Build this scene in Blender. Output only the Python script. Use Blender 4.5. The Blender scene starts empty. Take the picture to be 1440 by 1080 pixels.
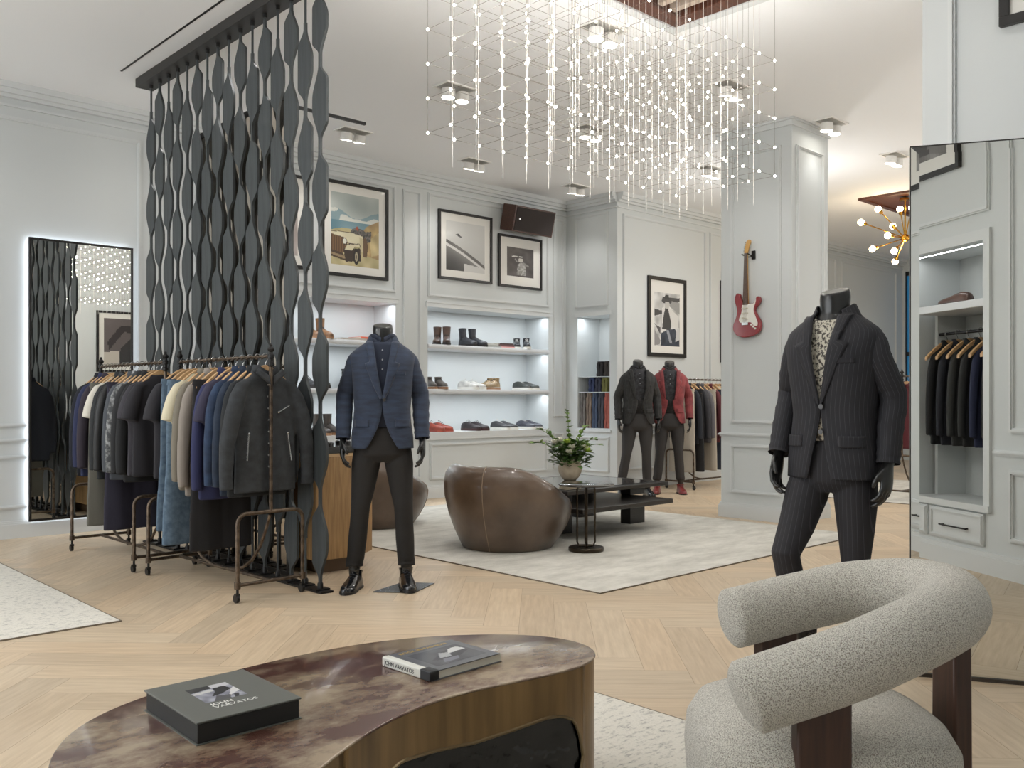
import bpy, bmesh, math, random
from mathutils import Vector, Matrix
R = random.Random(11)
SC = bpy.context.scene
COL = SC.collection
PI = math.pi
sin, cos, rad = math.sin, math.cos, math.radians
V = Vector

def lin(c):
    r = []
    for x in c:
        x /= 255.0
        r.append(x / 12.92 if x <= .04045 else ((x + .055) / 1.055) ** 2.4)
    return r

# ---------------------------------------------------------------- materials
MATS = {}
def mat(name, col, rough=.5, metal=0., col2=None, nscale=8., ndetail=4., nstretch=(1, 1, 1), lo=.35, hi=.65,
        bump=0., bscale=40., bstretch=(1, 1, 1), coat=0., emit=0., stripe=None, spec=.5, attr=None, sheen=0., uv=False, nrough=.55):
    if name in MATS: return MATS[name]
    m = bpy.data.materials.new(name); m.use_nodes = True
    nt = m.node_tree; N = nt.nodes; L = nt.links
    p = N['Principled BSDF']
    p.inputs['Roughness'].default_value = rough
    p.inputs['Metallic'].default_value = metal
    p.inputs['Coat Weight'].default_value = coat
    p.inputs['Coat Roughness'].default_value = .08
    p.inputs['Specular IOR Level'].default_value = spec
    p.inputs['Sheen Weight'].default_value = sheen
    c1 = lin(col) + [1]
    p.inputs['Base Color'].default_value = c1
    tc = N.new('ShaderNodeTexCoord')
    src = tc.outputs['UV' if uv else 'Object']
    out = None
    if attr:
        a = N.new('ShaderNodeVertexColor'); a.layer_name = attr; out = a.outputs['Color']
    if col2 is not None:
        mp = N.new('ShaderNodeMapping'); mp.inputs['Scale'].default_value = nstretch
        L.new(src, mp.inputs['Vector'])
        nz = N.new('ShaderNodeTexNoise'); nz.inputs['Scale'].default_value = nscale
        nz.inputs['Detail'].default_value = ndetail; nz.inputs['Roughness'].default_value = nrough
        L.new(mp.outputs[0], nz.inputs['Vector'])
        cr = N.new('ShaderNodeValToRGB')
        cr.color_ramp.elements[0].position = lo; cr.color_ramp.elements[1].position = hi
        cr.color_ramp.elements[0].color = c1; cr.color_ramp.elements[1].color = lin(col2) + [1]
        L.new(nz.outputs['Fac'], cr.inputs['Fac'])
        if out is not None:
            mx = N.new('ShaderNodeMix'); mx.data_type = 'RGBA'; mx.blend_type = 'MULTIPLY'; mx.inputs[0].default_value = 1
            L.new(out, mx.inputs[6]); L.new(cr.outputs[0], mx.inputs[7]); out = mx.outputs[2]
        else: out = cr.outputs[0]
    if stripe:                                            # (axis, period, width share, colour)
        ax, per, wid, sc = stripe
        sp = N.new('ShaderNodeSeparateXYZ'); L.new(src, sp.inputs[0])
        a = N.new('ShaderNodeMath'); a.operation = 'MULTIPLY'; a.inputs[1].default_value = 1 / per
        L.new(sp.outputs[ax], a.inputs[0])
        b = N.new('ShaderNodeMath'); b.operation = 'FRACT'; L.new(a.outputs[0], b.inputs[0])
        g = N.new('ShaderNodeMath'); g.operation = 'LESS_THAN'; g.inputs[1].default_value = wid
        L.new(b.outputs[0], g.inputs[0])
        mx = N.new('ShaderNodeMix'); mx.data_type = 'RGBA'
        L.new(g.outputs[0], mx.inputs[0])
        if out is not None: L.new(out, mx.inputs[6])
        else: mx.inputs[6].default_value = c1
        mx.inputs[7].default_value = lin(sc) + [1]
        out = mx.outputs[2]
    if out is not None: L.new(out, p.inputs['Base Color'])
    if bump:
        mp = N.new('ShaderNodeMapping'); mp.inputs['Scale'].default_value = bstretch
        L.new(src, mp.inputs['Vector'])
        nz = N.new('ShaderNodeTexNoise'); nz.inputs['Scale'].default_value = bscale; nz.inputs['Detail'].default_value = 3
        L.new(mp.outputs[0], nz.inputs['Vector'])
        bp = N.new('ShaderNodeBump'); bp.inputs['Strength'].default_value = min(1, bump); bp.inputs['Distance'].default_value = .01 if bump <= 1 else .01 * bump
        L.new(nz.outputs['Fac'], bp.inputs['Height']); L.new(bp.outputs[0], p.inputs['Normal'])
    if emit:
        p.inputs['Emission Color'].default_value = c1; p.inputs['Emission Strength'].default_value = emit
    MATS[name] = m
    return m

# ---------------------------------------------------------------- mesh builder
class MB:
    def __init__(s): s.v = []; s.f = []; s.uv = {}; s.mi = {}; s.col = {}
    def add(s, vs, fs, uvs=None, mi=0):
        o = len(s.v); s.v += [tuple(x) for x in vs]
        for k, f in enumerate(fs):
            if uvs: s.uv[len(s.f)] = uvs[k]
            if mi: s.mi[len(s.f)] = mi
            s.f.append([i + o for i in f])
        return s
    def box(s, x0, x1, y0, y1, z0, z1, M=None, mi=0):
        vs = [V((x, y, z)) for z in (z0, z1) for y in (y0, y1) for x in (x0, x1)]
        if M is not None: vs = [M @ q for q in vs]
        return s.add(vs, [(0, 2, 3, 1), (4, 5, 7, 6), (0, 1, 5, 4), (2, 6, 7, 3), (0, 4, 6, 2), (1, 3, 7, 5)], mi=mi)
    def loft(s, rings, cap=True, closed=True, uv=True, mi=0):
        n = len(rings[0]); vs = [q for r in rings for q in r]; fs = []; uvs = []
        per = [0]
        r = rings[len(rings) // 2]
        for i in range(n): per.append(per[-1] + (V(r[(i + 1) % n]) - V(r[i])).length)
        along = [0]
        for a, b in zip(rings, rings[1:]):
            along.append(along[-1] + (sum((V(q) for q in a), V()) / n - sum((V(q) for q in b), V()) / n).length)
        for j in range(len(rings) - 1):
            for i in range(n if closed else n - 1):
                k = (i + 1) % n
                fs.append((j * n + i, j * n + k, (j + 1) * n + k, (j + 1) * n + i))
                uvs.append([(per[i], along[j]), (per[i + 1], along[j]), (per[i + 1], along[j + 1]), (per[i], along[j + 1])])
        if cap and closed:
            fs.append(tuple(range(n))[::-1]); uvs.append([(0, 0)] * n)
            fs.append(tuple((len(rings) - 1) * n + i for i in range(n))); uvs.append([(0, 0)] * n)
        return s.add(vs, fs, uvs, mi)
    def tube(s, path, r, seg=8, cap=True, loop=False, flat=1., mi=0, up=None):
        P = [V(p) for p in path]; n = len(P)
        rs = r if isinstance(r, (list, tuple)) else [r] * n
        T = []
        for i in range(n):
            a = P[(i - 1) % n] if (loop or i > 0) else P[i]
            b = P[(i + 1) % n] if (loop or i < n - 1) else P[i]
            T.append((b - a).normalized())
        u = up or (V((0, 0, 1)) if abs(T[0].z) < .9 else V((1, 0, 0)))
        rings = []
        for i in range(n):
            w = u - T[i] * u.dot(T[i])
            if w.length > 1e-6: u = w.normalized()
            b = T[i].cross(u)
            rings.append([P[i] + (u * cos(2 * PI * k / seg) + b * flat * sin(2 * PI * k / seg)) * rs[i] for k in range(seg)])
        if loop: rings.append(rings[0])
        return s.loft(rings, cap=cap and not loop, mi=mi)
    def lathe(s, prof, n=24, c=(0, 0, 0), sx=1, sy=1, mi=0):
        rings = [[V((c[0] + r * sx * cos(2 * PI * k / n), c[1] + r * sy * sin(2 * PI * k / n), c[2] + z)) for k in range(n)] for r, z in prof]
        return s.loft(rings, mi=mi)
    def cyl(s, a, b, r, seg=12, r2=None): return s.tube([a, b], [r, r if r2 is None else r2], seg)
    def prism(s, poly, d0, d1, plane='xz', M=None, mi=0):
        """extrude a closed 2D outline between d0 and d1 along the third axis"""
        def mk(p, d): return V((p[0], d, p[1])) if plane == 'xz' else (V((p[0], p[1], d)) if plane == 'xy' else V((d, p[0], p[1])))
        n = len(poly); vs = [mk(p, d0) for p in poly] + [mk(p, d1) for p in poly]
        if M is not None: vs = [M @ q for q in vs]
        fs = [tuple(range(n))[::-1], tuple(range(n, 2 * n))] + [(i, (i + 1) % n, n + (i + 1) % n, n + i) for i in range(n)]
        return s.add(vs, fs, mi=mi)
    def sphere(s, c, r, n=10, m=6, sz=1., mi=0):
        rings = []
        for j in range(m + 1):
            t = PI * j / m; t = min(max(t, .05), PI - .05)
            rings.append([V((c[0] + r * sin(t) * cos(2 * PI * k / n), c[1] + r * sin(t) * sin(2 * PI * k / n), c[2] - r * sz * cos(t))) for k in range(n)])
        return s.loft(rings, mi=mi)
    def quad(s, a, b, c, d, mi=0): return s.add([a, b, c, d], [(0, 1, 2, 3)], [[(0, 0), (1, 0), (1, 1), (0, 1)]], mi)
    def mesh(s, name, mats, sharp=38, flatshade=False):
        me = bpy.data.meshes.new(name)
        me.from_pydata(s.v, [], s.f)
        if s.uv:
            ul = me.uv_layers.new(name='UVMap')
            for fi, poly in enumerate(me.polygons):
                q = s.uv.get(fi)
                if q:
                    for li, uvc in zip(poly.loop_indices, q): ul.data[li].uv = uvc
        for fi, k in s.mi.items(): me.polygons[fi].material_index = k
        if s.col:
            ca = me.color_attributes.new('paint', 'FLOAT_COLOR', 'CORNER')
            for fi, poly in enumerate(me.polygons):
                q = s.col.get(fi, (1, 1, 1))
                for li in poly.loop_indices: ca.data[li].color = (q[0], q[1], q[2], 1)
        for m in (mats if isinstance(mats, (list, tuple)) else [mats]): me.materials.append(m)
        bm = bmesh.new(); bm.from_mesh(me); bmesh.ops.recalc_face_normals(bm, faces=bm.faces); bm.to_mesh(me); bm.free()
        if not flatshade:
            me.shade_smooth(); me.set_sharp_from_angle(angle=rad(sharp))
        return me
    def build(s, name, mats, parent=None, sharp=38, bevel=0, bseg=2, solid=0, sub=0, loc=None, rot=None, flatshade=False):
        return link(name, s.mesh(name, mats, sharp, flatshade), parent, bevel, bseg, solid, sub, loc, rot)

def link(name, me, parent=None, bevel=0, bseg=2, solid=0, sub=0, loc=None, rot=None):
    o = bpy.data.objects.new(name, me); COL.objects.link(o)
    if parent is not None: o.parent = parent
    if loc: o.location = loc
    if rot: o.rotation_euler = rot
    if solid:
        m = o.modifiers.new('solid', 'SOLIDIFY'); m.thickness = solid; m.offset = 0
    if bevel:
        m = o.modifiers.new('bevel', 'BEVEL'); m.width = bevel; m.segments = bseg; m.limit_method = 'ANGLE'; m.angle_limit = rad(35)
    if sub:
        m = o.modifiers.new('sub', 'SUBSURF'); m.levels = sub; m.render_levels = sub
    return o

def fuse(mb, name, mats, voxel=.008, smooth=3):
    """weld overlapping closed pieces into one continuous skin"""
    me = mb.mesh(name + '_raw', mats)
    o = bpy.data.objects.new('tmp', me); COL.objects.link(o)
    r = o.modifiers.new('r', 'REMESH'); r.mode = 'VOXEL'; r.voxel_size = voxel; r.use_smooth_shade = True
    if smooth:
        q = o.modifiers.new('s', 'SMOOTH'); q.factor = .5; q.iterations = smooth
    dg = bpy.context.evaluated_depsgraph_get()
    out = bpy.data.meshes.new_from_object(o.evaluated_get(dg))
    bpy.data.objects.remove(o); bpy.data.meshes.remove(me)
    out.name = name
    out.materials.clear()
    for m in (mats if isinstance(mats, (list, tuple)) else [mats]): out.materials.append(m)
    out.shade_smooth()
    return out

def props(o, label, cat, group=None, kind=None):
    o['label'] = label; o['category'] = cat
    if group: o['group'] = group
    if kind: o['kind'] = kind
    return o
def thing(name, label, cat, loc=(0, 0, 0), rz=0, group=None):
    o = bpy.data.objects.new(name, None); COL.objects.link(o)
    o.empty_display_size = .1; o.location = loc; o.rotation_euler = (0, 0, rz)
    return props(o, label, cat, group)
def struct(name, mb, m, **k):
    o = mb.build(name, m, **k); o['kind'] = 'structure'; return o
def dup(root, loc, rz, label=None, group=None, swap=None, scale=None, names=None):
    """copy a thing with its parts and sub-parts; swap = {old material: new material} on object level"""
    def one(o, par):
        c = o.copy(); COL.objects.link(c)
        if par is not None: c.parent = par
        if swap and c.type == 'MESH':
            for sl, s0 in zip(c.material_slots, o.material_slots):
                if s0.material in swap:
                    sl.link = 'OBJECT'; sl.material = swap[s0.material]
        for ch in list(o.children): one(ch, c)
        return c
    c = one(root, None); c.location = loc; c.rotation_euler = (root.rotation_euler[0], root.rotation_euler[1], rz)
    if scale: c.scale = scale
    if label: c['label'] = label
    if group: c['group'] = group
    return c
def lerp(tab, x):
    """tab rows (x, a, b, ...) sorted by x"""
    if x <= tab[0][0]: return tab[0][1:]
    for p, q in zip(tab, tab[1:]):
        if x <= q[0]:
            t = (x - p[0]) / (q[0] - p[0]); t2 = t
            return tuple(a + (b - a) * t2 for a, b in zip(p[1:], q[1:]))
    return tab[-1][1:]
def sstep(a, b, x):
    t = min(1, max(0, (x - a) / (b - a))); return t * t * (3 - 2 * t)
def inpoly(x, y, P):
    c = False; j = len(P) - 1
    for i in range(len(P)):
        if (P[i][1] > y) != (P[j][1] > y) and x < (P[j][0] - P[i][0]) * (y - P[i][1]) / (P[j][1] - P[i][1]) + P[i][0]: c = not c
        j = i
    return c

# ---------------------------------------------------------------- palette
WHITE = mat('wall_paint', (204, 208, 208), .55, bump=.03, bscale=120)
CEIL = mat('ceiling_paint', (240, 241, 242), .8)
TRIM = mat('trim_paint', (210, 213, 213), .4)
SHELFW = mat('shelf_lacquer', (214, 216, 218), .35)
BLACKM = mat('black_metal', (26, 25, 25), .45, .3)
BLACKG = mat('mannequin_black', (20, 20, 20), .28, 0, bump=.02)
CHROME = mat('chrome', (205, 205, 205), .15, 1)
BRASS = mat('brass', (196, 148, 62), .25, 1)
IRON = mat('aged_iron', (112, 98, 84), .42, .8, col2=(70, 60, 52), nscale=25)
WOODL = mat('hanger_wood', (206, 170, 126), .45, col2=(182, 142, 98), nscale=6, nstretch=(2, 30, 30))
WALNUT = mat('walnut', (74, 48, 36), .42, col2=(52, 33, 25), nscale=5, nstretch=(18, 18, 1.2), lo=.3, hi=.7)
SLATE = mat('slate_paddle', (66, 71, 73), .5, .1, col2=(52, 56, 58), nscale=4, nstretch=(14, 14, .8), bump=.05, bscale=30, bstretch=(10, 10, .6))
MIRROR = mat('mirror_glass', (232, 233, 230), .005, 1)
BLACKP = mat('black_frame_paint', (24, 22, 21), .4)
MATBOARD = mat('mat_board', (226, 224, 218), .7, coat=.6)
PRINT = mat('print_paper', (255, 255, 255), .5, attr='paint', coat=.6)
LED = mat('led_white', (255, 250, 240), .5, emit=14)
# ================================================================ setting
H = 3.88
VB = 8.6                                     # shelf wall plane
def panel(mb, axis, plane, out, a0, a1, z0, z1, w=.035, d=.014):
    """a raised rectangular moulding on a wall; axis 'u' = wall runs along x, 'v' = along y; out = +1/-1 facing"""
    for k, (ww, dd, ins) in enumerate(((w, d, 0), (w * .42, d * 1.7, w * .3))):
        A0, A1, Z0, Z1 = a0 + ins, a1 - ins, z0 + ins, z1 - ins
        for (p0, p1, q0, q1) in ((A0, A1, Z0, Z0 + ww), (A0, A1, Z1 - ww, Z1), (A0, A0 + ww, Z0 + ww, Z1 - ww), (A1 - ww, A1, Z0 + ww, Z1 - ww)):
            e0, e1 = sorted((plane, plane + out * dd))
            if axis == 'u': mb.box(p0, p1, e0, e1, q0, q1)
            else: mb.box(e0, e1, p0, p1, q0, q1)
def run(mb, axis, plane, out, a0, a1, prof, ext=0):
    """long moulding: prof = [(z0, z1, depth)]"""
    for z0, z1, d in prof:
        e0, e1 = sorted((plane, plane + out * d))
        x = ext * (d - .0004)
        if axis == 'u': mb.box(a0 - x, a1 + x, e0, e1, z0, z1)
        else: mb.box(e0, e1, a0 - x, a1 + x, z0, z1)
BASEP = [(0, .12, .022), (.12, .135, .017), (.135, .15, .011)]
RAILP = [(.815, .83, .012), (.83, .845, .026), (.845, .853, .016)]
CROWN = [(H - .05, H, .10), (H - .09, H - .05, .075), (H - .12, H - .09, .04), (H - .19, H - .17, .018)]

# --- floor: herringbone oak planks
fl = MB(); fw, fL = .19, .95
rot = rad(45)
def plank(cx, cy, ang, tone):
    c, s = cos(ang), sin(ang); hw, hl = fw / 2 - .0006, fL / 2 - .0006
    pts = [(-hl, -hw), (hl, -hw), (hl, hw), (-hl, hw)]
    vs = [(cx + x * c - y * s, cy + x * s + y * c, 0) for x, y in pts]
    ox = R.random() * 40; oy = R.random() * 40
    fl.col[len(fl.f)] = tone
    fl.add(vs, [(0, 1, 2, 3)], [[(x + ox, y + oy) for x, y in pts]])
nR = 5
for i in range(-120, 120):
    for j in range(-24, 24):
        for h in (0, 1):
            if h == 0: x, y, a = i * fw + j * 0 + fL / 2, i * fw + fw / 2, 0
            else: x, y, a = i * fw + fL + fw / 2, i * fw + fw - fL / 2 + 0, PI / 2
            x += j * fL; y -= j * fL
            X = x * cos(rot) - y * sin(rot) + 6; Y = x * sin(rot) + y * cos(rot) + 4
            if not (-1.4 < X < 18.4 and -1 < Y < 9.4): continue
            if Y > 8.9 or Y < -.5: continue
            t = .85 + .18 * R.random(); w = R.uniform(-.025, .025)
            plank(X, Y, a + rot, (t * (1 + w), t, t * (1 - w)))
OAK = mat('oak_floor', (212, 192, 165), .42, attr='paint', col2=(188, 167, 139), nscale=3.0, nstretch=(1.2, 14, 1), lo=.3, hi=.72, uv=True, ndetail=8, bump=.03, bscale=12, bstretch=(1, 12, 1))
JOINT = mat('floor_joint', (128, 106, 84), .8)
fl.add([(-3.6, -.8, -.003), (18.4, -.8, -.003), (18.4, 9.2, -.003), (-3.6, 9.2, -.003)], [(0, 1, 2, 3)], mi=1)
fl.box(-3.6, 18.4, -.8, 9.2, -.1, -.004, mi=1)
struct('floor', fl, [OAK, JOINT], flatshade=True)

# --- ceiling with one recess for the slatted timber panel
cu0, cu1, cv0, cv1 = 2.7, 5.36, 2.55, 3.97
ce = MB()
for b in ((-3.6, cu0, -.8, 9.2), (cu1, 18.4, -.8, 9.2), (cu0, cu1, -.8, cv0), (cu0, cu1, cv1, 9.2)): ce.box(b[0], b[1], b[2], b[3], H, H + .2)
ce.box(cu0, cu1, cv0, cv1, H + .14, H + .2)
struct('ceiling', ce, CEIL)

# --- shelf wall with two shoe niches
NL, NR, NZ0, NZ1, ND = (4.19, 6.25), (6.72, 8.78), .79, 2.295, .43
w = MB()
for a, b in ((-3.6, NL[0]), (NL[1], NR[0]), (NR[1], 9.13)): w.box(a, b, VB, VB + .5, 0, H)
for a, b in (NL, NR):
    w.box(a, b, VB, VB + .5, NZ1, H); w.box(a, b, VB, VB + .5, 0, NZ0); w.box(a, b, VB + ND, VB + .5, NZ0, NZ1)
struct('wall_back', w, WHITE)
t = MB()
run(t, 'u', VB, -1, -3.6, 9.13, BASEP); run(t, 'u', VB, -1, -3.6, 9.13, CROWN)
run(t, 'u', VB, -1, -3.6, 4.05, RAILP)
for a, b in (NL, NR):
    panel(t, 'u', VB, -1, a, b, 2.42, 3.66)
    panel(t, 'u', VB, -1, a + .03, b - .03, .22, .66)
    t.box(a - .02, b + .02, VB - .022, VB, .70, .735); t.box(a - .01, b + .01, VB - .012, VB, .735, NZ0)
    t.box(a - .03, b + .03, VB - .012, VB, NZ1, NZ1 + .05); t.box(a - .03, b + .03, VB - .02, VB, NZ1 + .05, NZ1 + .065)
for a, b in ((6.35, 6.61), (8.87, 9.07), (3.84, 4.1)):
    panel(t, 'u', VB, -1, a, b, .95, 3.64, w=.025); panel(t, 'u', VB, -1, a, b, .25, .73, w=.025)
for a, b in ((-1.6, .1), (.3, 1.75)): panel(t, 'u', VB, -1, a, b, .95, 3.62); panel(t, 'u', VB, -1, a, b, .25, .73)
panel(t, 'u', VB, -1, 1.92, 3.32, .95, 3.61); panel(t, 'u', VB, -1, 1.92, 3.32, .25, .71)
struct('trim_1', t, TRIM)

# --- short return wall with the denim niche
SU = 9.13; SV0, SV1 = 7.82, 8.39
w = MB()
w.box(SU, SU + .6, 7.69, SV0, 0, H); w.box(SU, SU + .6, SV1, 9.1, 0, H)
w.box(SU, SU + .6, SV0, SV1, 0, .80); w.box(SU, SU + .6, SV0, SV1, 2.30, H); w.box(SU + .45, SU + .6, SV0, SV1, .8, 2.3)
struct('wall_side', w, WHITE)
t = MB()
run(t, 'v', SU, -1, 7.69, VB, BASEP); run(t, 'v', SU, -1, 7.69, VB, CROWN)
panel(t, 'v', SU, -1, SV0 + .02, 8.43, 2.42, 3.66, w=.03); panel(t, 'v', SU, -1, SV0, 8.41, .22, .69, w=.03)
t.box(SU - .014, SU, SV0 - .03, SV1 + .03, 2.30, 2.35); t.box(SU - .02, SU, SV0 - .03, SV1 + .03, .75, .78)
struct('trim_2', t, TRIM)

# --- art wall further right, and the far end
w = MB(); w.box(SU + .6, 18.2, 7.69, 7.95, 0, H); struct('wall_rear', w, WHITE)
t = MB()
run(t, 'u', 7.69, -1, SU, 17.7, BASEP); run(t, 'u', 7.69, -1, SU, 17.7, CROWN); run(t, 'u', 7.69, -1, SU, 17.7, RAILP)
for a, b in ((9.24, 11.10), (11.2, 11.7), (11.9, 14.2), (14.4, 15.0), (15.2, 17.4)):
    panel(t, 'u', 7.69, -1, a, b, .95, 3.62, w=.03); panel(t, 'u', 7.69, -1, a, b, .25, .73, w=.03)
struct('trim_3', t, TRIM)
w = MB(); w.box(17.7, 18.2, 7.64, 7.69, 0, H); w.box(17.7, 18.2, -.8, 6.6, 0, H); w.box(17.7, 18.2, 6.6, 7.64, 3.66, H); w.box(17.7, 18.2, 6.6, 7.64, 0, .3)
struct('wall_far', w, WHITE)
g = MB(); g.box(17.78, 17.8, 6.6, 7.64, .3, 3.66)
go = struct('window_1', g, mat('dusk_glass', (40, 104, 144), .15, 0, emit=.55))
f_ = MB()
for b in ((6.6, 6.65, .3, 3.66), (7.625, 7.64, .3, 3.66), (6.65, 7.625, .3, .36), (6.65, 7.625, 3.58, 3.66), (7.10, 7.14, .36, 3.58), (6.65, 7.625, 2.02, 2.10)): f_.box(17.72, 17.779, *b)
f_.build('window_frame', BLACKP, go)

# --- free column that carries the guitar
w = MB(); w.box(7.9, 8.6, 4.49, 5.28, 0, H); struct('wall_column', w, WHITE)
t = MB()
for ax, pl, o, a0, a1 in (('v', 7.9, -1, 4.49, 5.28), ('u', 4.49, -1, 7.9005, 8.5995), ('v', 8.6, 1, 4.49, 5.28), ('u', 5.28, 1, 7.9005, 8.5995)):
    for pr in (BASEP, RAILP, [(H - .07, H - .02, .02), (H - .02, H - .0005, .04)]): run(t, ax, pl, o, a0, a1, pr, 1 if ax == 'v' else 0)
for z0, z1 in ((.95, 3.64), (.25, .74)):
    panel(t, 'v', 7.9, -1, 4.60, 5.165, z0, z1, w=.032); panel(t, 'u', 4.49, -1, 7.98, 8.50, z0, z1, w=.032)
struct('trim_4', t, TRIM)

# --- right-hand wall block behind the big floor mirror
w = MB(); w.box(4.75, 6.8, -.27, 1.96, 0, H); struct('wall_right', w, WHITE)
t = MB()
run(t, 'v', 4.75, -1, -.27, 1.96, BASEP); run(t, 'v', 4.75, -1, -.27, 1.96, RAILP)
panel(t, 'v', 4.75, -1, .0, 1.83, .95, 3.62); panel(t, 'v', 4.75, -1, .0, 1.83, .25, .73)
run(t, 'u', 1.96, 1, 4.75, 6.8, BASEP); run(t, 'u', 1.96, 1, 4.75, 6.8, CROWN)
struct('trim_5', t, TRIM)

# --- wall beside the camera, with the suit wardrobe niche that the floor mirror shows
FV = -.27; CU0, CU1 = 1.20, 2.03
w = MB()
w.box(-3.6, CU0, FV - .5, FV, 0, H); w.box(CU1, 18.2, FV - .5, FV, 0, H)
w.box(CU0, CU1, FV - .5, FV, 2.285, H); w.box(CU0, CU1, FV - .5, FV, 0, .46); w.box(CU0, CU1, FV - .5, FV - .45, .46, 2.285)
w.box(1.24, 1.27, FV - .45, FV - .2, .46, 1.88)
struct('wall_front', w, WHITE)
t = MB()
run(t, 'u', FV, 1, -3.6, 4.75, [(0, .12, .022), (.12, .15, .014)])
run(t, 'u', FV, 1, 2.12, 4.75, RAILP)
panel(t, 'u', FV, 1, .6, 2.08, 2.48, 3.62)
t.box(CU0 - .06, CU0, FV, FV + .02, .465, 2.285); t.box(CU1, CU1 + .06, FV, FV + .02, .465, 2.285); t.box(CU0 - .06, CU1 + .06, FV, FV + .02, 2.285, 2.36)
t.box(CU0 - .06, CU1 + .06, FV, FV + .03, .42, .465)
panel(t, 'u', FV, 1, 2.26, 3.6, .25, .73); panel(t, 'u', FV, 1, 2.26, 3.6, .97, 3.62)
struct('trim_6', t, TRIM)
# unseen side behind the viewer; shop-front openings added to let fill daylight in
w = MB()
for a, b in ((-.8, 2.75), (5.45, 5.65), (8.4, 9.2)): w.box(-3.6, -3.45, a, b, 0, H)
w.box(-3.6, -3.45, -.8, 9.2, 0, .45); w.box(-3.6, -3.45, -.8, 9.2, 3.3, H)
struct('wall_left', w, WHITE)

# ---------------------------------------------------------------- slatted timber ceiling panel
MAHOG = mat('mahogany', (96, 58, 42), .35, col2=(74, 42, 30), nscale=4, nstretch=(1, 12, 1))
vp = thing('ceiling_vent', 'brown timber ceiling panel with pale slats above the hanging light grid', 'ceiling panel', (0, 0, 0))
b = MB(); b.box(cu0, cu1, cv0, cv1, H + .10, H + .138); b.build('backing', mat('vent_dark', (38, 28, 24), .8), vp)
b = MB()
for q in ((cu0, cu1, cv0, cv0 + .13), (cu0, cu1, cv1 - .13, cv1), (cu0, cu0 + .13, cv0 + .13, cv1 - .13), (cu1 - .13, cu1, cv0 + .13, cv1 - .13)): b.box(q[0] + .002, q[1] - .002, q[2] + .002, q[3] - .002, H - .01, H + .10)
b.build('timber_frame', MAHOG, vp, bevel=.006)
sl = mat('vent_slat', (176, 160, 146), .5)
for k in range(17):
    x = cu0 + .21 + k * (cu1 - cu0 - .42) / 16
    b = MB(); b.box(x - .028, x + .028, cv0 + .132, cv1 - .132, H + .01, H + .06); b.build('slat', sl, vp)
t = MB()
for q in ((cu0 - .07, cu1 + .07, cv0 - .07, cv0), (cu0 - .07, cu1 + .07, cv1, cv1 + .07), (cu0 - .07, cu0, cv0, cv1), (cu1, cu1 + .07, cv0, cv1)): t.box(q[0], q[1], q[2], q[3], H - .018, H)
struct('trim_7', t, TRIM)
vp2 = thing('ceiling_panel', 'square mahogany ceiling panel above the brass branching chandelier', 'ceiling panel', (12.55, 4.75, H))
b = MB(); b.box(-.75, .75, -.9, .9, -.012, 0); b.build('timber_board', MAHOG, vp2)
b = MB()
for q in ((-.8, .8, -.95, -.88), (-.8, .8, .88, .95), (-.8, -.73, -.88, .88), (.73, .8, -.88, .88)): b.box(q[0], q[1], q[2], q[3], -.03, 0)
b.build('edge_frame', MAHOG, vp2)

# ---------------------------------------------------------------- shelf boards and niche lights
def shelf_board(a0, a1, z, label):
    m = MB(); m.box(a0 + .002, a1 - .002, VB - .012, VB + ND - .002, z - .055, z)
    m.box(a0 + .002, a1 - .002, VB - .02, VB - .012, z - .042, z - .012)
    props(m.build('shelf_board', SHELFW, bevel=.004), label, 'shelf', 'white shelf boards in the shoe niches')
for nm, (a, b) in (('wide niche behind the slatted screen', NL), ('niche below the two small framed photographs', NR)):
    shelf_board(a, b, 1.85, 'upper white shelf board in the ' + nm)
    shelf_board(a, b, 1.31, 'lower white shelf board in the ' + nm)
def area(loc, sx, sy, e, col=(1, 1, 1), rot=(0, 0, 0), spread=180):
    l = bpy.data.lights.new('strip_light', 'AREA'); l.shape = 'RECTANGLE'; l.size = sx; l.size_y = sy; l.energy = e; l.color = col; l.spread = rad(spread)
    o = bpy.data.objects.new('strip_light', l); o.location = loc; o.rotation_euler = rot; COL.objects.link(o); return o
for (a, b) in (NL, NR):
    for z, e in ((2.285, 7.), (1.79, 6.5), (1.25, 6.5)):
        area(((a + b) / 2, VB + .08, z), b - a - .06, .02, e, (.86, .93, 1))
area((SU + .08, (SV0 + SV1) / 2, 2.29), .02, .5, 2.2, (.9, .95, 1))
area(((CU0 + CU1) / 2, FV - .06, 2.275), .75, .02, 1.2, (.95, .97, 1))

# ---------------------------------------------------------------- cameras and lamps
cam = bpy.data.cameras.new('camera'); co = bpy.data.objects.new('camera', cam); COL.objects.link(co)
co.location = (0, 0, 1.2); co.rotation_euler = (PI / 2, 0, rad(-43.3))
cam.sensor_width = 36; cam.lens = 32; cam.shift_y = 20 / 1440; cam.clip_start = .05
SC.camera = co
SC.view_settings.view_transform = 'Standard'; SC.view_settings.look = 'None'
SC.view_settings.exposure = .14; SC.view_settings.gamma = 1
wd = bpy.data.worlds.new('daylight'); SC.world = wd; wd.use_nodes = True
wd.node_tree.nodes['Background'].inputs[0].default_value = (.93, .97, 1, 1)
wd.node_tree.nodes['Background'].inputs[1].default_value = 3.8

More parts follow.
